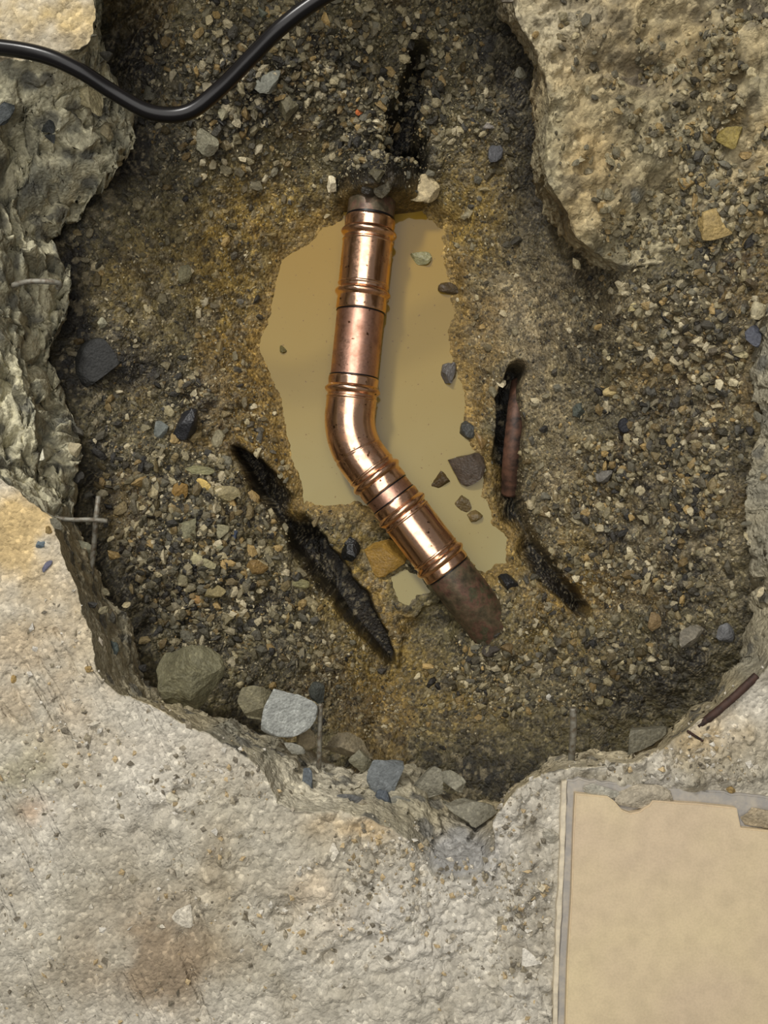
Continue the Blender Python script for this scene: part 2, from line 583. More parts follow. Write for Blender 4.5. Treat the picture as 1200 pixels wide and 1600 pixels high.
spx, spy = pix(SV)
face = np.where(rowid >= nfar + nfl, 1.0, 0.0)
tuck = np.where(rowid >= nfar + nfl + nfc, 1.0, 0.0)
leftw = sstep(330, 160, spx) * sstep(840, 740, spy)           # the deep rough left wall
upright = sstep(760, 820, spx) * sstep(480, 400, spy)         # the dirty slab at the upper right
X, Y = SV[:, 0].copy(), SV[:, 1].copy()
amp = SWF * (0.007 + 0.011 * leftw) * (1 - tuck)
rid = 1 - 2 * np.abs(fbm3(SV * np.array([1, .55, 1]), 0.06, 5, 211, 0.55))
D1 = fbm3(SV, 0.055, 5, 31, 0.6); D2 = fbm3(SV, 0.055, 5, 51, 0.6); D3 = fbm3(SV, 0.045, 5, 71, 0.55)
wd, wid, wsec = worley3(SV + 0.012 * np.stack([fbm3(SV, .03, 3, 1), fbm3(SV, .03, 3, 2), fbm3(SV, .03, 3, 3)], 1), 0.045, 5)
facet = (wid - 0.5) * 2
cleft = np.exp(-((wsec - wd) / 0.10) ** 2)
vd, vid, vs2 = worley3(SV * np.array([1, 1, 1.3]) + 0.004 * np.stack([fbm3(SV, .012, 2, 4), fbm3(SV, .012, 2, 5), fbm3(SV, .012, 2, 6)], 1), 0.016, 15)
f2 = (vid - 0.5) * 2
lump = np.sqrt(np.clip(1 - wd ** 2, 0, 1))
SV[:, 0] += amp * (D1 * 1.0 + facet * 0.35 - cleft * 0.2 + f2 * 0.22)
SV[:, 1] += amp * (D2 * 1.0 + facet * 0.35 + f2 * 0.22)
SV[:, 2] += amp * (D3 * 1.0 + facet * 0.8 + rid * 0.9 - cleft * 0.3 + f2 * 0.32)
# walking surface: trowel relief, pits, chips, uneven grit
fl = (1 - face)
grit_mask = np.clip(0.25 + 0.9 * blob(spx, spy, 620, 1400, 230, 160) + 0.8 * blob(spx, spy, 830, 1500, 90, 300) + 0.6 * blob(spx, spy, 350, 1270, 120, 90) + 0.8 * blob(spx, spy, 1080, 1200, 120, 90), 0, 1)
w2, id2, s2 = worley2(X, Y, 0.0075, 40)
chip = np.where(id2 > 0.5, np.sqrt(np.clip(1 - (w2 / 0.55) ** 2, 0, 1)), 0) * id2
w4, id4, s4 = worley2(X + .004 * fbm2(X, Y, .01, 2, 45), Y, 0.016, 46)
chip = chip + 1.5 * np.where(id4 > 0.75, np.clip(1.3 - (w4 / 0.42) ** 2, 0, 1), 0)
SCR = [((30, 1023), (78, 1125)), ((12, 1055), (48, 1130)), ((85, 985), (112, 1052)), ((0, 1100), (26, 1135)), ((60, 1030), (100, 1110)), ((83, 1212), (140, 1325)), ((28, 1272), (62, 1352)),
       ((45, 1400), (88, 1535)), ((88, 1395), (106, 1452)), ((110, 1365), (125, 1400)), ((268, 1330), (300, 1400)), ((300, 1400), (334, 1500)), ((280, 1460), (322, 1590)), ((190, 1225), (196, 1245)),
       ((160, 1300), (186, 1335)), ((30, 1500), (62, 1595)), ((4, 1420), (24, 1520)), ((120, 1210), (150, 1262)), ((432, 1500), (450, 1590)), ((250, 1390), (262, 1430)), ((140, 1130), (170, 1200))]
scratch = np.zeros(len(X))
_wx = spx + 4 * fbm2(X, Y, .02, 3, 47); _wy = spy
for (a_, b_) in SCR:
    scratch = np.maximum(scratch, np.exp(-(seg_dist(_wx, _wy, [a_, b_]) / 4.6) ** 2))
rel = 0.0022 * fbm2(X, Y, 0.05, 4, 61) - 0.0042 * scratch * sstep(-.6, .2, fbm2(X, Y, .03, 3, 48)) + 0.0030 * grit_mask * chip + 0.0020 * fbm2(X, Y, 0.012, 4, 67, .6) * (0.4 + grit_mask)
rel += upright * (0.014 * fbm2(X, Y, 0.08, 6, 91, 0.62) + 0.004 * chip + 0.003 * fbm2(X, Y, 0.01, 3, 95))
for (cx, cy, rx, ry, dz) in ((443, 1428, 20, 22, .009), (517, 1498, 13, 11, .007), (250, 1265, 9, 8, .004), (282, 1238, 11, 9, .005),
                             (213, 1300, 6, 8, .004), (205, 1428, 5, 7, .004), (480, 1235, 16, 40, .004), (700, 1500, 12, 10, .004),
                             (960, 95, 46, 18, .010), (1020, 110, 30, 20, .008), (985, 330, 26, 12, .008), (1090, 205, 30, 50, .010)):
    rel -= dz * np.clip(blob(spx, spy, cx, cy, rx, ry) * 1.6, 0, 1)
SV[:, 2] += rel * fl * (1 - 0.9 * (spx > 862) * (spy > 1226))
SV[:, 2] -= 0.012 * upright * fl * sstep(1100, 900, spx) * 0
# dried mortar ridge above the tile
SV[:, 2] += fl * 0.010 * (blob(spx, spy, 1010, 1215, 170, 20) * (0.3 + 1.0 * D3) + blob(spx, spy, 1120, 1180, 100, 50) * D2)

# colour of the concrete
n_a = fbm2(X, Y, 0.12, 4, 131); n_b = fbm2(X, Y, 0.03, 4, 137); n_c = fbm2(X + SV[:, 2], Y, 0.014, 3, 139)


def mixn(c, col, w):
    w = np.clip(w, 0, 1)[:, None]
    return c * (1 - w) + np.asarray(col)[None, :] * w


cc = np.tile(lin(176, 169, 151), (len(SV), 1))
cc = mixn(cc, lin(194, 188, 174), 0.45 + 0.8 * n_a)
cc = mixn(cc, lin(150, 141, 122), 0.15 + 0.5 * n_b)
for (cx, cy, rx, ry, col, w) in ((235, 1500, 95, 80, (140, 122, 98), .85), (40, 1190, 50, 50, (150, 146, 118), .6), (30, 840, 70, 70, (196, 168, 112), .8),
                                 (70, 950, 70, 60, (176, 158, 124), .6), (740, 1335, 45, 50, (165, 163, 158), .7), (560, 1290, 60, 20, (190, 158, 104), .5),
                                 (150, 1010, 40, 60, (205, 188, 150), .5), (340, 1390, 30, 90, (160, 145, 118), .5), (55, 1265, 22, 20, (190, 160, 130), .6),
                                 (495, 1410, 45, 50, (200, 178, 146), .4), (835, 1370, 32, 110, (134, 126, 110), .8), (60, 1060, 110, 110, (178, 160, 132), .6), (640, 1440, 90, 60, (205, 200, 190), .5), (1120, 1180, 90, 60, (150, 138, 110), .6),
                                 (1110, 1140, 60, 30, (190, 165, 120), .6), (980, 1222, 130, 25, (140, 132, 112), .7), (40, 30, 130, 60, (178, 154, 100), 1.0), (60, 60, 60, 20, (110, 104, 96), .7),
                                 (1190, 560, 40, 130, (205, 190, 150), .9), (1180, 800, 60, 150, (165, 150, 115), .7), (300, 1180, 120, 40, (205, 196, 180), .4)):
    cc = mixn(cc, lin(*col), w * np.clip(blob(spx, spy, cx, cy, rx, ry) * (1.2 + 0.9 * n_b), 0, 1))
# broken faces: greyer, with dark blue grey aggregate showing
fc = np.tile(lin(156, 148, 124), (len(SV), 1))
fc = mixn(fc, lin(136, 132, 116), 0.4 + 0.9 * n_b)
fc = mixn(fc, lin(176, 160, 122), 0.1 + 0.8 * n_a - 0.3 * leftw)
fc = mixn(fc, lin(192, 186, 156), 0.8 * leftw)  # left wall painted lighter to make up for facing away from the key light
fc = mixn(fc, lin(84, 88, 84), 0.55 * leftw * sstep(0.15, 0.45, fbm3(SV, 0.03, 4, 201, 0.6)))
fc = mixn(fc, lin(196, 188, 166), 0.75 * np.clip(1.4 * blob(spx, spy, 490, 1225, 110, 48), 0, 1) + .5 * blob(spx, spy, 950, 1185, 150, 25))
a3, i3, b3 = worley3(SV, 0.020, 77)
aggr = (i3 > 0.74) * sstep(0.52, 0.40, a3)
fc = mixn(fc, lin(82, 82, 78), aggr * 0.75)
fc = mixn(fc, lin(90, 88, 76), 0.5 * cleft * leftw)
fc = mixn(fc, lin(150, 148, 143), 1.0 * np.clip(1.6 * blob(spx, spy, 718, 1335, 60, 40), 0, 1))  # greyer tone paints in the shading of the smooth hollow
cc = cc * (1 - face[:, None]) + fc * face[:, None]
# upper right: earth stained concrete
ur = np.tile(lin(156, 146, 116), (len(SV), 1))
ur = mixn(ur, lin(176, 154, 110), 0.0 + 0.8 * fbm2(X, Y, 0.07, 4, 151) + 0.7 * blob(spx, spy, 900, 260, 60, 100) + .4 * blob(spx, spy, 960, 330, 60, 60))
ur = mixn(ur, lin(150, 140, 116), 0.9 * blob(spx, spy, 880, 40, 100, 60))
ur = mixn(ur, lin(196, 184, 152), 0.35 * blob(spx, spy, 850, 60, 40, 60))
ur = mixn(ur, lin(92, 78, 48), sstep(0.1, 0.5, fbm2(X, Y, 0.04, 5, 157, 0.6)) * (0.45 + 0.5 * sstep(1000, 1150, spx)))
ur = mixn(ur, lin(78, 70, 60), 0.85 * np.clip(blob(spx, spy, 1000, 110, 55, 30) * 1.2 + blob(spx, spy, 1180, 20, 90, 40), 0, 1) * sstep(-0.4, 0.2, n_c))
ur = mixn(ur, lin(92, 84, 66), 0.6 * sstep(0.3, 0.6, n_c))
ur = mixn(ur, lin(90, 92, 88), 0.7 * aggr * (blob(spx, spy, 980, 330, 60, 60) + 0.3))
cc = cc * (1 - upright[:, None]) + ur * upright[:, None]
scr = np.clip(sstep(430, 200, spx) * sstep(950, 1050, spy) * (1 - face) * sstep(-0.5, 0.2, n_a + 0.3), 0, 1)
slab = mesh_obj('floor', SV, grid_faces(NROW, NS, True), M_CONC, col=cc)
_a = slab.data.attributes.new('Scr', 'FLOAT', 'POINT')
_a.data.foreach_set('value', scr.astype(np.float32))
tag(slab, 'broken pale concrete floor slab around the dug hole', 'floor', kind='structure')

# ------------------------------------------------------------------ soil of the pit
ZW = -0.265
WATER = [(545, 335), (505, 358), (470, 385), (443, 410), (428, 450), (420, 490), (408, 540), (424, 590), (440, 620), (446, 680), (456, 720),
         (468, 758), (474, 786), (520, 792), (560, 782), (600, 800), (650, 812), (700, 830), (728, 868), (765, 900), (792, 885), (790, 842),
         (768, 822), (762, 790), (752, 770), (757, 735), (740, 700), (724, 680), (730, 640), (724, 600), (706, 560),
         (700, 520), (712, 490), (703, 440), (692, 400), (694, 362), (662, 332), (620, 326)]
PUD = [(606, 900), (634, 888), (664, 905), (672, 925), (650, 930), (640, 948), (622, 940), (612, 920)]
WATERw = [W(x, y, ZW)[:2] for x, y in WATER]
PUDw = [W(x, y, ZW)[:2] for x, y in PUD]
CTRL = [(60, 450, -.165), (60, 650, -.165), (150, 450, -.172), (250, 450, -.20), (350, 450, -.235), (150, 650, -.172), (250, 650, -.20), (350, 620, -.235), (100, 850, -.16), (180, 850, -.17), (280, 850, -.185),
        (380, 850, -.205), (450, 850, -.235), (500, 900, -.25), (170, 950, -.15), (250, 980, -.172), (350, 1020, -.18), (450, 1000, -.21), (550, 1000, -.25),
        (600, 1080, -.25), (450, 1080, -.19), (300, 1120, -.165), (450, 1200, -.17), (550, 1180, -.19), (650, 1180, -.21), (750, 1250, -.19), (750, 1100, -.235), (850, 1170, -.19),
        (900, 1050, -.2), (1000, 1120, -.165), (1100, 1050, -.13), (1160, 950, -.105), (1000, 950, -.165), (900, 930, -.21), (850, 850, -.225),
        (1000, 800, -.15), (1150, 800, -.09), (1200, 600, -.055), (1050, 600, -.12), (900, 600, -.17), (820, 600, -.22), (850, 450, -.195),
        (950, 450, -.118), (1000, 470, -.09), (905, 425, -.15), (1000, 420, -.08), (1100, 420, -.062), (1190, 380, -.05), (780, 300, -.205), (720, 250, -.215), (750, 100, -.175), (800, 0, -.15), (850, 200, -.17),
        (650, 100, -.19), (650, 0, -.155), (500, 150, -.18), (400, 50, -.14), (500, 0, -.14), (300, 50, -.125), (220, 50, -.15), (180, 20, -.16), (250, 200, -.165),
        (350, 250, -.2), (450, 300, -.24), (200, 330, -.165), (130, 400, -.165), (600, 200, -.2), (500, -250, -.10), (100, -200, -.12), (900, -200, -.10),
        (-200, 450, -.18), (-200, 900, -.2), (300, 1350, -.22), (700, 1450, -.24), (1100, 1350, -.2), (1350, 1000, -.12), (1350, 500, -.08), (1350, 0, -.10), (1000, 200, -.14), (1100, 300, -.12)]
CW = np.array([W(*c) for c in CTRL])
DX = 0.0015
gx = np.arange(-0.43, 0.50, DX); gy = np.arange(-0.41, 0.63, DX)
GX, GY = np.meshgrid(gx, gy)


def tps(r):
    return np.where(r > 1e-9, r * r * np.log(np.maximum(r, 1e-9)), 0)


Kd = tps(np.hypot(CW[:, None, 0] - CW[None, :, 0], CW[:, None, 1] - CW[None, :, 1])) + np.eye(len(CW)) * 0.0006
Pm = np.concatenate([np.ones((len(CW), 1)), CW[:, :2]], 1)
Am = np.block([[Kd, Pm], [Pm.T, np.zeros((3, 3))]])
sol = np.linalg.solve(Am, np.concatenate([CW[:, 2], np.zeros(3)]))
# evaluate coarsely then interpolate
cx_ = np.linspace(-0.44, 0.51, 140); cy_ = np.linspace(-0.42, 0.64, 160)
CX, CY = np.meshgrid(cx_, cy_)
HZ = sol[-3] + sol[-2] * CX + sol[-1] * CY
for i in range(len(CW)):
    HZ = HZ + sol[i] * tps(np.hypot(CX - CW[i, 0], CY - CW[i, 1]))


def bil(H, x0, y0, dx, dy, x, y):
    u = np.clip((x - x0) / dx, 0, H.shape[1] - 1.001); v = np.clip((y - y0) / dy, 0, H.shape[0] - 1.001)
    i = np.floor(u).astype(int); j = np.floor(v).astype(int); fu = u - i; fv = v - j
    return (H[j, i] * (1 - fu) + H[j, i + 1] * fu) * (1 - fv) + (H[j + 1, i] * (1 - fu) + H[j + 1, i + 1] * fu) * fv


Z = bil(HZ, cx_[0], cy_[0], cx_[1] - cx_[0], cy_[1] - cy_[0], GX, GY)
gpx = 600 + GX * F / (CZ - Z); gpy = 800 - GY * F / (CZ - Z)


def wpoly(pts, z):
    return [W(x, y, z)[:2] for x, y in pts]


def soil_fields(px, py, x, y):
    """masks for the earth at a spot; dark holds real tone and painted shade"""
    g = {}
    wob = 25 * fbm2(x, y, 0.06, 4, 301)
    wob2 = 25 * fbm2(x, y, 0.06, 4, 311)
    px = px + wob; py = py + wob2
    gl = blob(px, py, 300, 820, 120, 130) + blob(px, py, 260, 950, 90, 80) + blob(px, py, 330, 620, 60, 50) + .6 * blob(px, py, 420, 950, 60, 60)
    gr = blob(px, py, 1020, 860, 130, 120) + blob(px, py, 1090, 620, 90, 160) * .9 + blob(px, py, 1100, 350, 110, 110) + .7 * blob(px, py, 950, 720, 60, 60)
    gt = blob(px, py, 480, 80, 180, 90) + blob(px, py, 340, 160, 90, 70) + blob(px, py, 600, 180, 80, 70) * .8 + blob(px, py, 760, 60, 60, 100)
    gb = .7 * blob(px, py, 760, 1060, 90, 60) + .6 * blob(px, py, 950, 1060, 120, 70) + .6 * blob(px, py, 480, 1060, 100, 50) + .7 * blob(px, py, 860, 240, 60, 100)
    g['gravel'] = np.clip(gl + gr + gt + gb, 0, 1)
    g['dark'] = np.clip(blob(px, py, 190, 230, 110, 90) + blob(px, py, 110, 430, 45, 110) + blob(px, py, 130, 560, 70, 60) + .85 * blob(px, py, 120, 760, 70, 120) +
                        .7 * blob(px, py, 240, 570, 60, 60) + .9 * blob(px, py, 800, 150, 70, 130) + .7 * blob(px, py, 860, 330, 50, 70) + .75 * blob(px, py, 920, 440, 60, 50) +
                        .9 * blob(px, py, 1060, 1060, 120, 60) + .8 * blob(px, py, 760, 1200, 150, 50) + .7 * blob(px, py, 220, 930, 120, 60) + .6 * blob(px, py, 590, 270, 50, 40) +  # the wide low blob paints shade along the bottom slab edge
                        .8 * blob(px, py, 940, 560, 40, 50) + .7 * blob(px, py, 1000, 650, 60, 40) + .9 * blob(px, py, 200, 60, 70, 90) + .5 * blob(px, py, 500, 1070, 100, 40) + .5 * blob(px, py, 380, 120, 120, 60), 0, 1)  # the upper left blob paints in the shadow of the void there
    g['ochre'] = np.clip(blob(px, py, 380, 380, 60, 120) + blob(px, py, 385, 560, 45, 140) + .7 * blob(px, py, 230, 440, 80, 60) + .7 * blob(px, py, 205, 600, 28, 60) +
                         blob(px, py, 430, 720, 40, 80) + blob(px, py, 560, 900, 60, 70) + blob(px, py, 600, 1030, 60, 60) + .8 * blob(px, py, 700, 1110, 90, 50) +
                         .9 * blob(px, py, 740, 330, 60, 100) + .8 * blob(px, py, 900, 900, 60, 90) + .6 * blob(px, py, 860, 1000, 80, 80) + .5 * blob(px, py, 950, 760, 60, 60) + .6 * blob(px, py, 470, 330, 60, 50), 0, 1)
    g['sand'] = np.clip(blob(px, py, 820, 470, 110, 130) + .8 * blob(px, py, 860, 600, 60, 100) + .8 * blob(px, py, 1090, 560, 90, 130) + .9 * blob(px, py, 1050, 830, 130, 120) +
                        .7 * blob(px, py, 870, 780, 50, 110) + .6 * blob(px, py, 990, 500, 50, 50), 0, 1)
    return g


def soil_colour(px, py, x, y):
    g = soil_fields(px, py, x, y)
    n1 = fbm2(x, y, 0.05, 5, 401, 0.6); n2 = fbm2(x, y, 0.018, 4, 411, 0.6); n3 = fbm2(x, y, 0.09, 3, 421)
    c = np.tile(lin(96, 88, 60), x.shape + (1,)).reshape(-1, 3)
    f = lambda a: a.ravel()
    c = mixn(c, lin(146, 132, 102), f(g['sand'] * (0.85 + 0.5 * n1)))
    c = mixn(c, lin(132, 110, 56), f(g['ochre'] * (0.95 + 0.4 * n1)))
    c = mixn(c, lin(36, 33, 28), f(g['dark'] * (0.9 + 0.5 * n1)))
    c = mixn(c, lin(40, 36, 30), f(sstep(0.05, 0.5, n2) * (0.5 + 0.35 * g['gravel'])))
    c = mixn(c, lin(134, 104, 50), f(0.35 * sstep(0.35, 0.7, n3) * (1 - g['dark'])))
    c = mixn(c, lin(34, 31, 27), f(0.55 * g['gravel'] * sstep(-.5, .3, n1 + .2)))  # near-black base paints the shaded crevices between gravel stones
    c = mixn(c, lin(84, 82, 76), f(0.45 * sstep(0.2, 0.6, -n1) * g['gravel']))
    return c


G = soil_fields(gpx, gpy, GX, GY)
# relief: lumps, embedded stones of three sizes
grav = G['gravel']
Z = Z + 0.007 * fbm2(GX, GY, 0.07, 5, 501, 0.6) + 0.004 * fbm2(GX, GY, 0.012, 3, 507, 0.6) * (0.5 + grav)
gid = np.zeros_like(Z)
for cell, thr, k, sd in ((0.0065, 0.25, 0.40, 601), (0.0115, 0.55, 0.36, 611), (0.021, 0.80, 0.30, 621)):
    wx = GX + 0.25 * cell * fbm2(GX, GY, cell, 2, sd + 7); wy = GY + 0.25 * cell * fbm2(GX, GY, cell, 2, sd + 8)
    d, idd, s = worley2(wx, wy, cell, sd)
    r = 0.28 + 0.3 * ((idd * 7.13) % 1)
    b = np.sqrt(np.clip(1 - (d / r) ** 2, 0, 1)) * (idd > thr)
    Z = Z + b * r * cell * k * (0.25 + 0.95 * grav)
    gid = np.where(b > 0.25, idd * (0.25 + 0.75 * grav), gid)
# dug grooves (dark slots beside the old pipes, hollow at the top)
SLOTL = wpoly([(366, 700), (395, 732), (440, 790), (480, 850), (520, 905), (560, 960), (590, 1005), (612, 1040)], -.225)
SLOTR = wpoly([(806, 578), (796, 620), (798, 680), (792, 740), (800, 800), (830, 862), (870, 912), (905, 950)], -.225)
SLOTT = wpoly([(655, 95), (642, 150), (628, 200), (630, 245), (628, 290), (640, 320)], -.21)
(dl, ql), (dr, qr), (dt, qt) = [seg_along(GX, GY, S) for S in (SLOTL, SLOTR, SLOTT)]
thin = lambda q, k: 1.0 / (0.35 + 1.45 * np.clip(np.sin(math.pi * q), 0, 1) ** k)
dl = dl * thin(ql, .7); dr = 1.3 * dr * thin(np.clip(qr * .8 + .12, 0, 1), .6); dt = 1.1 * dt * thin(np.clip(.1 + qt * .6, 0, 1), 1)
wobs = 1 + 0.16 * fbm2(GX, GY, 0.02, 3, 701)
tl = np.clip((800 - gpy + 240) / 340.0, 0.25, 1)
Z = Z - 0.070 * sstep(0.0120, 0.0070, dl * wobs)
Z = Z + 0.008 * np.exp(-((dl - 0.022) / 0.010) ** 2) * (GX * 0.86 + GY * 0.6 > SLOTL[3][0] * 0.86 + SLOTL[3][1] * 0.6)
Z = Z - 0.060 * sstep(0.0120, 0.0070, dr * wobs)
Z = Z - 0.070 * sstep(0.014, 0.006, dt * wobs)
# basin of the pool
for poly in (WATERw, PUDw):
    sd_ = seg_dist(GX, GY, poly, True); ins = inside(GX, GY, poly)
    sd_ = np.where(ins, -sd_, sd_)
    sd_ = sd_ + 0.0036 * fbm2(GX, GY, 0.028, 5, 721, .6)
    shore = ZW + np.where(sd_ > 0, 0.30 * sd_ + 0.0006, 0.5 * sd_)
    relz = 0.0011 * fbm2(GX, GY, 0.006, 3, 731)
    k = sstep(0.045, 0.004, np.maximum(sd_, 0)) if poly is WATERw else sstep(0.02, 0.003, np.maximum(sd_, 0))
    Z = Z * (1 - k) + (shore + relz + 0.35 * np.clip(Z - ZW, 0, .03) * sstep(0, 0.02, sd_)) * k
    if poly is WATERw: SDW = sd_
    else: SDP = sd_
Z = np.where((SDW > 0.002) & (SDP > 0.002) & (np.minimum(SDW, SDP) < 0.013), np.maximum(Z, ZW + 0.0007), Z)
# black hollows on both sides of the top end of the pipe
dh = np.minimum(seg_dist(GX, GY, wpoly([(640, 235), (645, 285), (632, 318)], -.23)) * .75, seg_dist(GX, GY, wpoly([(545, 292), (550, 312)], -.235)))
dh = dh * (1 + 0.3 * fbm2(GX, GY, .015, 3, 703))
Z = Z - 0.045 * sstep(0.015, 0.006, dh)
# earth clump over the top end
hx, hy = W(592, 268, -.2)[:2]
Z = np.maximum(Z, -0.189 - 22.0 * (GX - hx) ** 2 - 2.2e4 * np.clip(np.abs(GY - hy) - .012, 0, 1) ** 3 + 0.006 * fbm2(GX, GY, 0.014, 4, 711))
# trench of the lower old pipe end: earth laps over it
dp = seg_dist(GX, GY, wpoly([(826, 972), (814, 1012), (840, 1050), (880, 1100)], -.22))
Z = np.maximum(Z, -0.216 - 0.45 * dp - 4 * dp ** 2 + 0.004 * fbm2(GX, GY, 0.012, 4, 741))
Z = np.maximum(Z, ZW - 0.06)
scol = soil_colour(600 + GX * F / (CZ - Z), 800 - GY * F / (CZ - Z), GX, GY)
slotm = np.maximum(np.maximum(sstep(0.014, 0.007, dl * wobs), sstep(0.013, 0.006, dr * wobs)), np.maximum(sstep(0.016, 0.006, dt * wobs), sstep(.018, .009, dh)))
scol = mixn(scol, lin(20, 17, 14), 0.95 * slotm.ravel())  # near-black painted in as the deep shade of slots and hollows
# single embedded stones have a colour of their own
gr_ = gid.ravel()
rnd = (gr_ * 91.7) % 1
scol = mixn(scol, lin(126, 116, 92), (rnd > 0.70) * (gr_ > 0.05) * 0.55)
scol = mixn(scol, lin(40, 40, 38), ((rnd < 0.35) & (gr_ > 0.05)) * 0.55)
scol = mixn(scol, lin(140, 114, 60), 0.65 * sstep(0.028, 0.002, (SDW + 0.008 * fbm2(GX, GY, .02, 4, 751)).ravel()))
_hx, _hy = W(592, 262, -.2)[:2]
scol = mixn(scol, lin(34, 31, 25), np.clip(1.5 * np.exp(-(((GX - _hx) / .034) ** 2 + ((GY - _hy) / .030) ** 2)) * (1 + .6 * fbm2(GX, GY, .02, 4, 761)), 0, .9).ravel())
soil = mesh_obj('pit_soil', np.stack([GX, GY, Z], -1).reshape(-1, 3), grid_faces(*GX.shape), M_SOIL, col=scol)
tag(soil, 'wet ochre and dark earth forming the bottom and banks of the hole', 'soil', kind='structure')

# highest surface at any spot, for laying stones
HS = np.full(Z.shape, -1.0)
ii = np.round((SV[:, 0] - gx[0]) / 0.003).astype(int); jj = np.round((SV[:, 1] - gy[0]) / 0.003).astype(int)
hs = np.full((int((gy[-1] - gy[0]) / 0.003) + 2, int((gx[-1] - gx[0]) / 0.003) + 2), -1.0)
ok = (ii >= 0) & (jj >= 0) & (ii < hs.shape[1]) & (jj < hs.shape[0]) & (tuck < .5)
np.maximum.at(hs, (jj[ok], ii[ok]), SV[ok, 2])
h2 = hs.copy()
for dx in (-1, 0, 1):
    for dy in (-1, 0, 1):
        h2 = np.maximum(h2, np.where(hs < -.9, np.roll(np.roll(hs, dx, 1), dy, 0), -1))
hs = h2


def surf(x, y):
    x = np.asarray(x, float); y = np.asarray(y, float)
    zs = bil(Z, gx[0], gy[0], DX, DX, x, y)
    i = np.clip(np.round((x - gx[0]) / 0.003).astype(int), 0, hs.shape[1] - 1)
    j = np.clip(np.round((y - gy[0]) / 0.003).astype(int), 0, hs.shape[0] - 1)
    return np.maximum(zs, hs[j, i])


def land(px, py):
    """where the line of sight through (px, py) meets the ground"""
    z = np.full(np.shape(px), -0.2, float)
    best = None
    zz = np.linspace(0.02, -0.30, 161)
    res = np.full(np.shape(px), np.nan)
    for q in zz:
        x = (px - 600) / F * (CZ - q); y = -(py - 800) / F * (CZ - q)
        hit = np.isnan(res) & (surf(x, y) >= q)
        res = np.where(hit, q, res)
    res = np.where(np.isnan(res), -0.3, res)
    return (px - 600) / F * (CZ - res), -(py - 800) / F * (CZ - res), res


# ------------------------------------------------------------------ water
def water(name, sd, label, grow):
    """a level sheet filling the basin where the bank dips under it"""
    st = 3
    S = sd[::st, ::st] < grow
    xs, ys = GX[::st, ::st], GY[::st, ::st]
    q = grid_faces(*xs.shape)
    q = q[S.ravel()[q].any(1)]
    u, inv = np.unique(q, return_inverse=True)
    V = np.stack([xs.ravel()[u], ys.ravel()[u], np.full(len(u), ZW)], 1)
    return tag(mesh_obj(name, V, inv.reshape(-1, 4), M_WATER), label, 'water')


water('muddy_puddle', SDW, 'large pool of still tan muddy water around the copper pipe', 0.006)
water('muddy_puddle', SDP, 'tiny pale muddy puddle left of the lower end of the copper pipe', 0.004)


# ------------------------------------------------------------------ copper pipe
ZP = -0.232
PXM = (CZ - ZP) / F
A0 = np.array([583.0 + 5.0, 250.0]); CR = np.array([543.0, 686.0]); 
du = np.array([-0.1036, 0.9946]); dlw = np.array([0.607, 0.7947])
RB = 105.0
th = math.acos(float(du @ dlw)); TL = RB * math.tan(th / 2)
turn = np.array([-du[1], du[0]])  # normal
if turn @ dlw < 0: turn = -turn


def path(u):
    """axis of the pipe; u in photograph pixels measured from the corner of the bend"""
    if u < -TL: p = CR + du * u
    elif u > TL: p = CR + dlw * u
    else:
        c0 = CR - du * TL + turn * RB
        a = (u + TL) / (2 * TL) * th
        v0 = -turn * RB
        p = c0 + v0 * math.cos(a) + du * RB * math.sin(a)
    z = ZP
    if u > 262: z = ZP - 0.030 * ((u - 262) / 120.0) ** 1.6
    if u < -345: z = ZP - 0.020 * ((-345 - u) / 120.0) ** 1.5
    return W(p[0], p[1], z)


def tube(us, rs, seg=56, cap=True, wob=0.0):
    C = np.array([path(u) for u in us])
    n = len(us)
    V = []
    for i in range(n):
        a = path(us[i] - 0.6); b = path(us[i] + 0.6)
        t = (b - a); t /= np.linalg.norm(t)
        s = np.cross(t, [0, 0, 1]); s /= np.linalg.norm(s)
        w = np.cross(s, t)
        for k in range(seg):
            q = 2 * math.pi * k / seg
            r = rs[i] * PXM
            V.append(C[i] + (s * math.cos(q) + w * math.sin(q)) * r)
    Fq = grid_faces(n, seg, True)
    return np.array(V), Fq


def bump(u, c, w, h):
    return h * math.exp(-((u - c) / w) ** 2)


pipe = empty('copper_pipe', tuple(W(543, 686, ZP - 0.03)))
tag(pipe, 'shiny copper pipe with press fittings bending through the muddy pool', 'pipe')


def plink(name, us, rs, mat, parent, seg=56):
    V, Fq = tube(us, rs, seg)
    root = pipe.location
    V = V - np.array(root)
    o = mesh_obj(name, V, Fq, mat, parent)
    return o


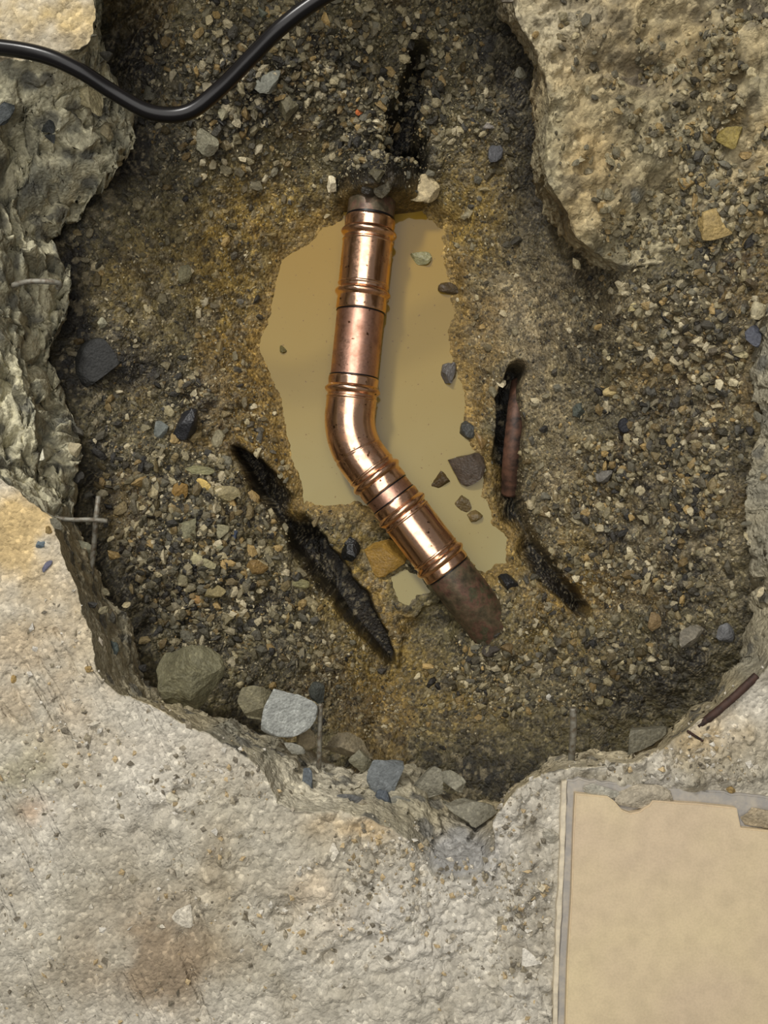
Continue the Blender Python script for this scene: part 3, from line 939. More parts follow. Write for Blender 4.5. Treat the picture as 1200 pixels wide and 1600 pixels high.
def fitting(name, u0, u1, beads, body=39.5, crease=None):
    us = []; rs = []
    step = 1.0
    n = int((u1 - u0) / step)
    us.append(u0 + 0.01); rs.append(36.0)
    for i in range(n + 1):
        u = u0 + (u1 - u0) * i / n
        e = min(u - u0, u1 - u)
        r = body - 1.6 * math.exp(-(e / 1.2) ** 2)
        for b in beads:
            r += -bump(u, b, 9.5, 1.4)
            side = 1 if b > (u0 + u1) / 2 else -1
        if crease is not None: r -= bump(u, crease, 1.3, 1.2)
        us.append(u); rs.append(r)
    us.append(u1 - 0.01); rs.append(36.0)
    o = plink(name, us, rs, M_FIT, pipe)
    for e in (u0, u1):
        plink('dark_gap_ring', np.linspace(e - 1.6, e + 1.6, 4), [38.3] * 4, M_CABLE, o)  # black band put in for the dark gap at each fitting end
    for b in beads:
        bu = np.linspace(b - 8.5, b + 8.5, 21)
        br = [body - 1.9 + 6.0 * math.cos((q - b) / 8.5 * math.pi / 2) ** 1.3 for q in bu[:-1]] + [body - 1.9]
        plink('press_bead', bu, br, M_FIT, o)
        side = 1 if b > (u0 + u1) / 2 else -1
        b2 = b - side * 13
        bu = np.linspace(b2 - 4, b2 + 4, 11)
        br = [body - 0.9 + 2.0 * math.cos((q - b2) / 4 * math.pi / 2) ** 2 for q in bu]
        plink('ridge', bu, br, M_FIT, o)
    return o


tag(fitting('coupling', -346, -200, (-322, -228)))
tag(plink('pipe_section', np.linspace(-204, -92, 30), [37.2] * 30, M_TUBE, pipe), 'satin brownish copper tube')
fitting('elbow', -97, 99, (-76, 74), crease=24)
plink('pipe_section', np.linspace(94, 126, 10), [37.2] * 10, M_TUBE, pipe)
fitting('coupling', 119, 258, (140, 238))
oe = plink('old_pipe_end', np.linspace(250, 430, 50), [37.4 - 1.0 * math.sin(k * .3) * .3 for k in range(50)], M_OLD, pipe)
oe['label'] = 'tarnished brown and green old pipe end'
oe = plink('old_pipe_end', np.linspace(-400, -338, 40), [37.0] * 40, M_OLD, pipe)
oe['label'] = 'dark tarnished old pipe end'


# ------------------------------------------------------------------ swept wires and cable
def sweep(name, pts, r, mat, seg=12, parent=None, sub=10, noise=0.0, rfun=None):
    P = np.array(pts, float)
    m = len(P)
    out = []
    for i in range(m - 1):
        p0, p1, p2, p3 = P[max(i - 1, 0)], P[i], P[i + 1], P[min(i + 2, m - 1)]
        for k in range(sub):
            t = k / sub
            out.append(0.5 * ((2 * p1) + (-p0 + p2) * t + (2 * p0 - 5 * p1 + 4 * p2 - p3) * t * t + (-p0 + 3 * p1 - 3 * p2 + p3) * t ** 3))
    out.append(P[-1])
    C = np.array(out); n = len(C)
    T = np.gradient(C, axis=0); T /= np.linalg.norm(T, axis=1)[:, None]
    up = np.array([0, 0, 1.0]) if abs(T[0, 2]) < .9 else np.array([1.0, 0, 0])
    V = []
    for i in range(n):
        s = np.cross(T[i], up); s /= np.linalg.norm(s); w = np.cross(s, T[i])
        ri = r * (rfun(i / (n - 1)) if rfun else 1)
        for k in range(seg):
            q = 2 * math.pi * k / seg
            rr = ri * (1 + noise * (random.random() - .5))
            V.append(C[i] + (s * math.cos(q) + w * math.sin(q)) * rr)
    Fq = grid_faces(n, seg, True).tolist()
    c0 = len(V); V.append(C[0]); V.append(C[-1])
    for k in range(seg):
        Fq.append([c0, (k + 1) % seg, k, k]); Fq.append([c0 + 1, (n - 1) * seg + k, (n - 1) * seg + (k + 1) % seg, (n - 1) * seg + (k + 1) % seg])
    me = bpy.data.meshes.new(name)
    me.from_pydata([tuple(v) for v in V], [], [tuple(dict.fromkeys(f)) for f in Fq])
    for p in me.polygons: p.use_smooth = True
    me.materials.append(mat)
    o = bpy.data.objects.new(name, me); COL.objects.link(o)
    if parent: o.parent = parent
    return o


cz_ = 0.014
tag(sweep('black_cable', [W(-560, 210, .007), W(-330, 130, .009), W(-130, 66, cz_), W(-20, 72, cz_), W(60, 84, cz_), W(120, 108, cz_ - .004), W(180, 146, cz_ - .016), W(238, 176, cz_ - .022), W(292, 176, cz_ - .024),
                          W(340, 142, cz_ - .02), W(390, 92, cz_ - .01), W(440, 42, cz_), W(500, -2, cz_ + .005), W(600, -60, cz_ + .01), W(720, -180, .014), W(820, -330, .008), W(860, -480, .007)], 0.0069, M_CABLE, 20),
    'glossy black cable hanging in a curve over the upper left of the hole', 'cable')


def wire(pts, r, label, mat=M_WIRE, name='steel_wire', group=None):
    return tag(sweep(name, [W(*p) for p in pts], r, mat, 10, sub=8, noise=0.12), label, 'wire', group)


wire([(501, 1100, -.070), (500, 1130, -.075), (499, 1180, -.085), (498, 1200, -.09)], .0024, 'short grey steel wire standing beside the light grey concrete block')
wire([(895, 1106, -.045), (896, 1140, -.05), (893, 1185, -.06), (892, 1215, -.065)], .0034, 'whitish steel wire end poking from the slab edge at the lower right')
wire([(70, 808, -.055), (110, 812, -.06), (140, 812, -.06), (168, 814, -.065)], .0023, 'pale horizontal steel wire crossing another at the left slab edge')
wire([(154, 776, -.075), (150, 810, -.07), (146, 860, -.08), (141, 920, -.09)], .0026, 'grey upright steel wire under the horizontal one at the left edge')
wire([(20, 446, -.055), (45, 440, -.05), (75, 440, -.05), (93, 443, -.055), (90, 450, -.06)], .0026, 'short grey wire stub in the hollow of the left concrete wall')
wire([(1092, 1134, -.004), (1120, 1112, 0.002), (1150, 1086, 0.002), (1182, 1056, 0.0)], .0036, 'dark rusted bar lying in the broken slab edge at the right', M_RUST, 'rusted_bar')
wire([(1074, 1142, .003), (1098, 1158, .003)], .0012, 'tiny dark nail lying on the slab below the rusted bar', M_RUST, 'rusted_nail')

# half buried old pipe in the right groove
tag(sweep('buried_pipe', [W(812, 600, -.275), W(807, 640, -.252), W(803, 680, -.247), W(799, 720, -.253), W(797, 770, -.275)], .0105, M_REDPIPE, 18, noise=.05),
    'rusty red brown pipe half buried in the dark groove right of the pool', 'pipe')


# ------------------------------------------------------------------ stones
def ico(sub):
    import bmesh
    bm = bmesh.new(); bmesh.ops.create_icosphere(bm, subdivisions=sub, radius=1.0)
    V = np.array([v.co[:] for v in bm.verts]); Fc = np.array([[v.index for v in f.verts] for f in bm.faces])
    bm.free()
    return V, Fc


ICO = {k: ico(k) for k in (1, 2, 3, 4)}


def rock_shape(seed, sub=3, cuts=13, depth=0.42, rough=0.05, flat=1.0):
    r = np.random.default_rng(seed)
    V, Fc = ICO[sub]
    V = V.copy()
    for _ in range(cuts):
        n = r.normal(size=3); n /= np.linalg.norm(n)
        d = 1 - depth * r.uniform(0.55, 1.35)
        k = np.clip(V @ n - d, 0, None)
        V -= k[:, None] * n[None, :]
    if rough:
        V *= (1 + rough * fbm3(V + seed * 3.1, 0.6, 4, seed, .6))[:, None]
    V[:, 2] *= flat
    return V, Fc


def rock_mesh(name, seed, mat, **kw):
    V, Fc = rock_shape(seed, **kw)
    me = bpy.data.meshes.new(name)
    me.from_pydata(V.tolist(), [], Fc.tolist())
    me.materials.append(mat)
    me.polygons.foreach_set('use_smooth', np.full(len(Fc), False))
    me.update()
    return me


def put_stone(px, py, w, h, rot, rgb, label, name='stone', cat='stone', tall=0.6, sink=0.35, wet=False, seed=None, z=None, cuts=13, depth=.44, rough=.05, sub=3, group=None):
    seed = seed if seed is not None else int(px * 7 + py * 13) % 9973
    mat = M_WETSTONE if wet else M_STONE
    me = rock_mesh(name, seed, mat, sub=sub, cuts=cuts, depth=depth, rough=rough)
    x, y, zz = [float(q[0]) for q in land(np.array([float(px)]), np.array([float(py)]))]
    if z is not None:
        x, y, zz = W(px, py, z)
    s = (CZ - zz) / F
    a, b = w * s / 2, h * s / 2
    c = min(a, b) * tall * 1.15
    xs = x + a * np.array([0, .7, -.7, 0, 0]); ys = y + b * np.array([0, 0, 0, .7, -.7])
    if z is None: zz = float(np.median(surf(xs, ys)))
    zc = zz + c * (1 - 2 * sink)
    # keep it on the line of sight
    k = (CZ - zc) / (CZ - zz)
    o = bpy.data.objects.new(name, me); COL.objects.link(o)
    o.location = (x * k, y * k, zc)
    o.rotation_euler = (0, 0, math.radians(-rot))
    k2 = 1.32 if depth > .5 else 1.0
    o.scale = (a * 1.22 * k2, b * 1.22 * k2, c * 1.15 * k2)
    o.color = (*lin(*rgb), 1)
    tag(o, label, cat, group)
    return o


HERO = [
    (518, 291, 18, 33, 5, (216, 204, 172), 'cream white oval pebble left of the top end of the copper pipe', dict(tall=.8)),
    (668, 303, 62, 44, -32, (172, 156, 120), 'pale angular tan stone right of the top end of the copper pipe', dict(rough=.08)),
    (700, 582, 38, 34, 0, (84, 80, 76), 'dark grey stone at the right shore of the muddy pool', dict(rough=.13, wet=True, z=ZW)),
    (730, 726, 60, 56, 20, (76, 66, 56), 'largest dark wet stone in the pool beside the right bank', dict(rough=.13, wet=True, z=ZW)),
    (689, 751, 32, 28, 0, (72, 58, 36), 'small brown stone in the water beside the elbow', dict(rough=.13, wet=True, z=ZW, sink=.45)),
    (727, 672, 26, 34, 10, (66, 66, 62), 'small dark green grey stone above the largest pool stone', dict(rough=.13, wet=True, z=ZW)),
    (752, 690, 18, 30, -20, (120, 98, 62), 'thin brown chip on the right shore of the pool', dict(wet=True)),
    (724, 786, 24, 28, 0, (90, 76, 48), 'muddy brown lump half sunk in the lower right of the pool', dict(rough=.13, wet=True, z=ZW, sink=.5)),
    (742, 806, 22, 26, 0, (104, 88, 56), 'smaller muddy lump sunk at the lower right shore', dict(rough=.13, wet=True, z=ZW, sink=.5)),
    (703, 452, 32, 26, -10, (78, 66, 48), 'dark brown stone on the upper right shore of the pool', dict(wet=True)),
    (655, 403, 34, 24, 10, (132, 128, 92), 'pale greenish stone in the upper right of the pool', dict(rough=.13, wet=True, z=ZW, sink=.45)),
    (441, 545, 14, 12, 0, (92, 84, 50), 'small olive pebble in the water near the left shore', dict(wet=True, z=ZW)),
    (795, 911, 36, 28, 10, (34, 34, 34), 'black wet pebble right of the lower pipe end', dict(wet=True)),
    (548, 858, 34, 44, 0, (26, 26, 24), 'black lump left of the lower copper coupling', dict(wet=True, rough=.12)),
    (293, 662, 52, 46, 20, (40, 40, 42), 'shiny black angular stone on the left bank', dict(wet=True, tall=.8)),
    (252, 669, 34, 30, 0, (104, 108, 102), 'blue grey stone beside the shiny black stone on the left bank', dict()),
    (271, 684, 18, 16, 0, (150, 128, 84), 'small ochre pebble between the black and blue grey stones', dict()),
    (155, 568, 62, 72, 15, (38, 38, 36), 'broad flat black stone near the left concrete wall', dict(tall=.5, rough=.04, cuts=6)),
    (160, 504, 18, 16, 0, (150, 146, 122), 'small pale pebble above the broad flat black stone', dict()),
    (287, 428, 26, 28, 0, (108, 102, 76), 'olive grey stone high on the left bank', dict()),
    (350, 772, 44, 28, 8, (146, 134, 98), 'flat tan chip at the upper end of the left gravel', dict(tall=.5)),
    (319, 760, 30, 18, 25, (196, 168, 96), 'golden yellow chip beside the flat tan chip', dict(tall=.6)),
    (312, 735, 42, 18, 0, (128, 124, 90), 'long olive chip above the golden yellow chip', dict(tall=.5)),
    (285, 768, 26, 34, 20, (128, 100, 50), 'rusty ochre stone left of the golden yellow chip', dict()),
    (296, 830, 38, 44, 30, (122, 118, 92), 'grey tan wedge shaped stone in the left gravel', dict()),
    (345, 828, 36, 26, 0, (138, 132, 104), 'pale notched stone right of the wedge shaped stone', dict()),
    (313, 876, 54, 24, 16, (156, 148, 112), 'longest pale tan chip in the left gravel', dict(tall=.5)),
    (283, 905, 36, 18, 0, (122, 114, 86), 'flat tan stone below the longest pale chip', dict(tall=.5)),
    (400, 886, 40, 32, 0, (128, 104, 62), 'rounded ochre brown stone at the right of the left gravel', dict()),
    (333, 925, 38, 24, -15, (124, 112, 76), 'oblong tan stone low in the left gravel', dict(tall=.55)),
    (305, 938, 24, 20, 0, (140, 108, 62), 'small orange brown stone low in the left gravel', dict(rough=.1)),
    (366, 836, 14, 20, 0, (60, 68, 84), 'small slate blue chip in the left gravel', dict()),
    (343, 855, 16, 12, 0, (150, 146, 116), 'small pale round pebble in the left gravel', dict()),
    (484, 940, 30, 20, 0, (140, 128, 96), 'tan chip beside the dark slot low on the left', dict(tall=.5)),
    (464, 911, 34, 18, 8, (120, 114, 78), 'olive chip left of the dark slot', dict(tall=.5)),
    (445, 1107, 86, 74, 0, (158, 160, 154), 'light grey block of broken concrete on the lower left slab edge', dict(tall=.75, z=-.075, cuts=12, depth=.42, rough=.025, sub=4, name='concrete_block', cat='concrete')),
    (392, 1096, 78, 62, 30, (118, 112, 88), 'olive grey lump behind the light grey block', dict(tall=.7, z=-.10, name='concrete_lump', cat='concrete', sub=4, cuts=16, depth=.62)),
    (297, 1056, 94, 90, 35, (108, 104, 80), 'rough greenish grey lump on the left slab edge', dict(tall=.8, z=-.10, rough=.14, name='concrete_lump', cat='concrete', sub=4, depth=.3)),
    (492, 1084, 34, 32, -30, (62, 64, 58), 'dark grey flake above the short wire near the block', dict(tall=.5, z=-.10)),
    (548, 1165, 74, 62, 20, (110, 100, 78), 'brown grey lump right of the short wire', dict(tall=.6, z=-.115, rough=.1, name='concrete_lump', cat='concrete', sub=4, cuts=16, depth=.62)),
    (478, 1148, 44, 40, 0, (128, 116, 90), 'tan lump under the light grey block', dict(tall=.6, z=-.10, rough=.1, name='concrete_lump', cat='concrete')),
    (606, 1212, 70, 60, -10, (104, 108, 108), 'blue grey piece of broken concrete at the bottom of the hole', dict(tall=.6, z=-.075, name='concrete_lump', cat='concrete', sub=4, cuts=16, depth=.62)),
    (665, 1222, 74, 40, 10, (126, 122, 106), 'pale grey flat piece right of the blue grey concrete', dict(tall=.5, z=-.085, name='concrete_lump', cat='concrete', sub=4, cuts=16, depth=.62)),
    (738, 1268, 104, 60, -8, (120, 116, 100), 'long grey piece of concrete above the smooth hollow of the slab edge', dict(tall=.5, z=-.07, rough=.09, name='concrete_lump', cat='concrete', sub=4, cuts=16, depth=.62)),
    (1008, 1148, 84, 50, -12, (112, 108, 92), 'angular grey flake of concrete at the lower right slab edge', dict(tall=.6, z=-.075, name='concrete_lump', cat='concrete', sub=4, cuts=16, depth=.62)),
    (126, 858, 48, 34, 10, (122, 120, 98), 'striped grey piece of concrete behind the left wires', dict(tall=.6, z=-.10, name='concrete_lump', cat='concrete')),
    (318, 222, 42, 44, -30, (128, 124, 104), 'pale grey chip below the curve of the black cable', dict(tall=.5)),
    (350, 176, 18, 36, 10, (132, 126, 100), 'narrow pale chip just right of the cable bend', dict(tall=.6)),
    (422, 130, 52, 26, -28, (112, 112, 100), 'long grey chip under the right arm of the cable', dict(tall=.5)),
    (452, 168, 34, 44, 38, (96, 90, 68), 'brown grey stone below the long grey chip', dict()),
    (411, 22, 22, 24, 0, (112, 116, 100), 'grey pebble left of the cable at the top of the photo', dict()),
    (429, 268, 12, 20, 20, (116, 110, 90), 'small grey chip above the left shore', dict()),
    (561, 174, 13, 12, 0, (176, 96, 48), 'tiny bright orange fragment on the top bank', dict(name='brick_fragment', cat='fragment')),
    (776, 68, 28, 24, 10, (112, 104, 90), 'grey pebble near the upper right slab', dict()),
    (765, 198, 20, 10, 0, (124, 118, 110), 'small flat grey chip on the upper right bank', dict()),
    (778, 240, 26, 36, 0, (78, 78, 80), 'slate grey stone on the upper right bank', dict()),
    (1122, 352, 76, 46, -6, (158, 136, 88), 'large flat ochre stone on the upper right gravel', dict(tall=.5)),
    (1135, 218, 46, 46, 0, (132, 116, 62), 'olive ochre stone in the upper right gravel', dict()),
    (1178, 490, 24, 34, 15, (164, 154, 124), 'pale oval pebble near the right frame edge', dict()),
    (1170, 530, 36, 30, 0, (74, 76, 84), 'blue grey stone below the pale oval pebble', dict()),
    (1158, 553, 20, 18, 0, (184, 172, 132), 'pale cream pebble left of the blue grey stone at right', dict()),
    (990, 480, 20, 18, 0, (172, 158, 112), 'cream chip on the upper right bank', dict()),
    (957, 613, 26, 22, 0, (160, 142, 96), 'flat tan chip in the middle of the right bank', dict(tall=.5)),
    (975, 665, 17, 20, 0, (34, 34, 38), 'small round black pebble in the middle of the right bank', dict(tall=.9, cuts=2)),
    (905, 643, 22, 22, 0, (72, 76, 68), 'green grey pebble left of the round black pebble', dict()),
    (1089, 553, 12, 16, 0, (178, 164, 128), 'small cream chip left of the right concrete edge', dict()),
    (945, 745, 26, 24, 0, (104, 100, 92), 'grey stone low in the middle of the right bank', dict()),
    (1080, 995, 44, 34, 0, (116, 110, 96), 'mid grey stone in the lower right gravel', dict()),
    (1130, 988, 26, 34, -20, (100, 100, 100), 'slate grey chip in the far lower right gravel', dict()),
    (1022, 970, 20, 34, 0, (126, 106, 74), 'upright tan stone in the lower right gravel', dict()),
    (948, 1096, 28, 12, 18, (104, 96, 68), 'flat leaf shaped chip above the whitish wire end', dict(tall=.4)),
    (858, 1088, 9, 11, 0, (190, 186, 172), 'tiny white pebble on the dark lower bank', dict()),
    (858, 948, 20, 14, 0, (120, 112, 90), 'small grey tan chip right of the lower pipe end', dict()),
    (84, 715, 8, 20, 10, (206, 202, 180), 'thin white splinter on the left concrete wall', dict()),
    (597, 866, 66, 62, 30, (138, 108, 50), 'flat amber brown flake lying under the left side of the lower coupling', dict(tall=.3, wet=True, z=-.262)),
    (480, 1222, 26, 62, -4, (84, 90, 94), 'tall slate blue stone set in the broken slab face at the bottom', dict(tall=.4, z=-.040, sink=.6)),
    (458, 1170, 34, 22, 20, (126, 124, 112), 'small grey chip on the slab face below the light grey block', dict(tall=.5, z=-.06)),
    (596, 1246, 34, 40, 10, (78, 84, 90), 'dark blue grey stone set in the slab face right of the tall one', dict(tall=.4, z=-.05, sink=.55)),
    (545, 1252, 48, 18, 6, (92, 92, 90), 'low dark grey stone between the two blue stones of the slab face', dict(tall=.4, z=-.03, sink=.5)),
    (155, 1005, 14, 30, -20, (46, 44, 42), 'narrow black stone set in the left broken slab face', dict(tall=.5, z=-.03, sink=.5)),
    (176, 1012, 16, 28, -10, (62, 70, 66), 'dark green stone beside the narrow black one in the left slab face', dict(tall=.5, z=-.05, sink=.5)),
    (75, 884, 12, 26, 25, (96, 96, 112), 'small violet grey stone set in the slab surface at the left edge', dict(tall=.3)),
    (64, 850, 16, 14, 0, (92, 104, 110), 'small blue stone set in the slab surface at the left edge', dict(tall=.3)),
    (22, 190, 34, 40, 0, (56, 60, 60), 'rounded dark stone set in the upper left concrete wall', dict(tall=.4, sink=.5)),
    (75, 195, 26, 56, -15, (50, 52, 50), 'long black stone in the upper left concrete wall', dict(tall=.4, sink=.5)),
    (140, 155, 60, 44, 25, (164, 154, 120), 'pale tan lump of concrete just under the cable at the left', dict(tall=.6, name='concrete_lump', cat='concrete', sub=4, cuts=16, depth=.62)),
    (700, 1215, 60, 34, 14, (134, 130, 112), 'pale wedge of concrete at the dark bottom edge of the hole', dict(tall=.5, z=-.10, name='concrete_lump', cat='concrete', sub=4, cuts=16, depth=.62)),
    (640, 1262, 70, 48, 30, (122, 120, 108), 'grey wedge of concrete left of the long grey piece', dict(tall=.5, z=-.055, sink=.5, name='concrete_lump', cat='concrete', sub=4, cuts=16, depth=.62)),
    (565, 1190, 40, 34, 10, (116, 112, 92), 'small grey concrete wedge behind the blue grey piece', dict(tall=.5, z=-.10, name='concrete_lump', cat='concrete')),
    (768, 1018, 26, 20, 20, (60, 54, 46), 'dark clod at the very tip of the lower old pipe end', dict(tall=.8, rough=.12)),
    (792, 1012, 24, 22, 0, (104, 86, 56), 'ochre clod on the buried tip of the lower old pipe', dict(tall=.8, rough=.12)),
    (745, 1030, 22, 18, 0, (84, 78, 64), 'grey brown clod left of the buried tip of the lower old pipe', dict(tall=.7, rough=.12)),
    (575, 300, 26, 22, 0, (52, 48, 40), 'black muddy clod on the left of the upper old pipe end', dict(tall=.8, rough=.14, wet=True)),
    (602, 296, 30, 26, 0, (70, 64, 48), 'dark brown muddy clod on the right of the upper old pipe end', dict(tall=.8, rough=.14)),
    (588, 272, 30, 24, 0, (84, 78, 58), 'olive clod of earth above the upper old pipe end', dict(tall=.7, rough=.14)),
    # on the slab
    (443, 1440, 32, 30, 0, (176, 168, 150), 'pale chip lying in the largest pit of the slab', dict(tall=.6)),
    (522, 1330, 18, 32, -15, (208, 200, 182), 'long white chip on the slab below the hole', dict(tall=.4)),
    (826, 1498, 44, 26, 22, (208, 202, 188), 'largest white chip on the slab left of the beige tile', dict(tall=.35)),
    (802, 1542, 36, 36, 0, (170, 164, 150), 'round grey flake set in the slab left of the beige tile', dict(tall=.3)),
    (856, 1437, 18, 14, 20, (216, 206, 184), 'white chip touching the pale edge of the tile bed', dict(tall=.5)),
    (846, 1388, 14, 12, 0, (200, 188, 160), 'small cream chip near the upper left of the tile bed', dict(tall=.5)),
    (270, 1248, 22, 18, 0, (206, 198, 176), 'white chip in a small pit of the slab at the left', dict(tall=.5)),
    (288, 1430, 34, 44, -10, (196, 188, 170), 'low smooth pale flake on the left of the slab', dict(tall=.2)),
    (860, 1303, 28, 24, 0, (168, 162, 146), 'grey chip beside the top left corner of the tile bed', dict(tall=.35)),
    (995, 1250, 96, 40, -4, (160, 150, 130), 'brown grey lump of mortar over the top edge of the beige tile', dict(tall=.35, z=.006, rough=.12, name='mortar_lump', cat='mortar', sub=4)),
    (935, 1235, 60, 24, 6, (150, 146, 132), 'low grey smear of mortar at the top left of the tile', dict(tall=.25, z=.006, rough=.12, name='mortar_lump', cat='mortar', sub=4)),
    (1185, 1275, 60, 44, 10, (160, 146, 120), 'brown mortar lump on the right of the tile top edge', dict(tall=.35, z=.006, rough=.14, name='mortar_lump', cat='mortar', sub=4)),
    (1035, 1218, 60, 26, -10, (156, 150, 138), 'grey mortar lump behind the brown one above the tile', dict(tall=.4, z=.002, rough=.12, name='mortar_lump', cat='mortar', sub=4)),
]
for (px, py, w, h, rot, rgb, label, kw) in HERO:
    if label:
        put_stone(px, py, w, h, rot, rgb, label, **kw)

# ------------------------------------------------------------------ tile and its bed
def slab_poly(name, pts, z0, z1, mat, parent, bevel=0.0015):
    import bmesh
    bm = bmesh.new()
    vs_ = [bm.verts.new(tuple(W(x, y, z1))) for x, y in pts]
    f = bm.faces.new(vs_)
    r = bmesh.ops.extrude_face_region(bm, geom=[f])
    for v in r['geom']:
        if isinstance(v, bmesh.types.BMVert): v.co.z = z0
    bmesh.ops.recalc_face_normals(bm, faces=bm.faces)
    if bevel:
        es = [e for e in bm.edges if abs(e.verts[0].co.z - z1) < 1e-6 and abs(e.verts[1].co.z - z1) < 1e-6]
        bmesh.ops.bevel(bm, geom=es, offset=bevel, segments=2, affect='EDGES')
    bmesh.ops.triangulate(bm, faces=[f for f in bm.faces if len(f.verts) > 4])
    me = bpy.data.meshes.new(name); bm.to_mesh(me); bm.free()
    me.materials.append(mat)
    o = bpy.data.objects.new(name, me); COL.objects.link(o); o.parent = parent
    return o


tile = empty('floor_tile', (0, 0, 0))
tag(tile, 'smooth beige floor tile on its grey adhesive at the lower right corner', 'tile')


def jag(pts, amp, n=8, seed=0):
    r = np.random.default_rng(seed); out = []
    for i in range(len(pts) - 1):
        a = np.array(pts[i], float); b = np.array(pts[i + 1], float)
        for k in range(n):
            out.append(tuple(a + (b - a) * k / n + (r.normal(size=2) * amp if k else 0)))
    out.append(pts[-1])
    return out


bed = jag([(1330, 1256), (1200, 1246), (1120, 1236), (1020, 1226), (950, 1222), (886, 1218)], 1.6, 7, 3) + jag([(884, 1222), (880, 1350), (872, 1500), (866, 1730)], .8, 9, 4) + [(1330, 1730)]
slab_poly('adhesive_bed', bed, -0.006, 0.0050, M_GROUT, tile)
edge = jag([(886, 1220), (882, 1350), (874, 1500), (868, 1730)], .5, 9, 5) + jag([(860, 1730), (867, 1500), (874, 1350), (878, 1222)], .9, 9, 6)
slab_poly('pale_edge_strip', edge, -0.006, 0.0068, M_PALE, tile, 0.0006)
til = [(1340, 1312), (1200, 1298)] + jag([(1158, 1294), (1152, 1264)], .6, 5, 7) + jag([(1151, 1263), (1090, 1256), (1020, 1251)], .4, 4, 8) + \
    jag([(1015, 1258), (1000, 1268), (985, 1271), (972, 1266), (960, 1252)], .6, 2, 10) + [(950, 1245), (899, 1240), (896, 1300), (893, 1400), (887, 1500), (880, 1730), (1340, 1730)]
slab_poly('tile_plate', til, 0.003, 0.012, M_TILE, tile, 0.001)

# ------------------------------------------------------------------ countable mid-size gravel stones
MID = [rock_mesh('stone', 900 + k, M_STONE, sub=2, cuts=12, depth=.45, rough=.04) for k in range(10)]
IwL = [tuple(p[:2]) for p in Iw[::6]]
PAL = np.array([lin(164, 152, 118), lin(132, 124, 98), lin(104, 100, 84), lin(150, 126, 80), lin(78, 75, 66), lin(178, 166, 134), lin(48, 46, 42), lin(118, 104, 72), lin(140, 130, 100)])
ZONES = [
    ('left gravel bed', 'small broken stone in the gravel bed left of the dark slot', 'gravel stones of the left bank', 300, 840, 85, 95, 92, 10, 28),
    ('right bank', 'small tan and grey stone on the gravel of the right bank', 'gravel stones of the right bank', 1040, 780, 95, 160, 92, 9, 22),
    ('upper right', 'small stone in the gravel over the upper right slab', 'gravel stones of the upper right', 1120, 300, 60, 80, 45, 9, 26),
    ('top bank', 'small dark stone on the earth bank above the pipe', 'gravel stones of the top bank', 480, 110, 190, 70, 45, 9, 22),
]
placed = [(h[0], h[1], max(h[2], h[3]) / 2) for h in HERO if h[6]]
MIDS = []
for (_, label, group, cx, cy, sx, sy, cnt, s0, s1) in ZONES:
    k = 0; tries = 0
    while k < cnt and tries < cnt * 30:
        tries += 1
        px = RNG.normal(cx, sx); py = RNG.normal(cy, sy); s = RNG.uniform(s0, s1) * RNG.uniform(.75, 1)
        if not (5 < px < 1195 and 5 < py < 1590): continue
        if any(math.hypot(px - a, py - b) < c + s * .55 for a, b, c in placed): continue
        x, y, z = [float(q[0]) for q in land(np.array([px]), np.array([py]))]
        if min(float(seg_dist(np.array([x]), np.array([y]), S)[0]) for S in (SLOTL, SLOTR)) < .012: continue
        if z < ZW + .004 or (350 < px and 'left gravel' in group): continue
        placed.append((px, py, s / 2))
        o = bpy.data.objects.new('stone', MID[k % 10]); COL.objects.link(o)
        m_ = (CZ - z) / F * s / 2 * 1.4
        e_ = RNG.uniform(.62, 1)
        o.scale = (m_ * (1.15 if e_ > .8 else 1.3), m_ * e_, m_ * RNG.uniform(.5, .8))
        o.location = (x, y, z + m_ * .12)
        o.rotation_euler = (RNG.uniform(-.4, .4), RNG.uniform(-.4, .4), RNG.uniform(0, 6.3))
        ci = int(RNG.integers(len(PAL))); c = PAL[ci] * RNG.uniform(.85, 1.1)
        MIDS.append((o, px, py, s, ci, 'chunky' if e_ > .8 else 'elongated'))
        if 'top bank' in group: c = c * .7
        o.color = (*c, 1)
        tag(o, label, 'stone', group)
        k += 1


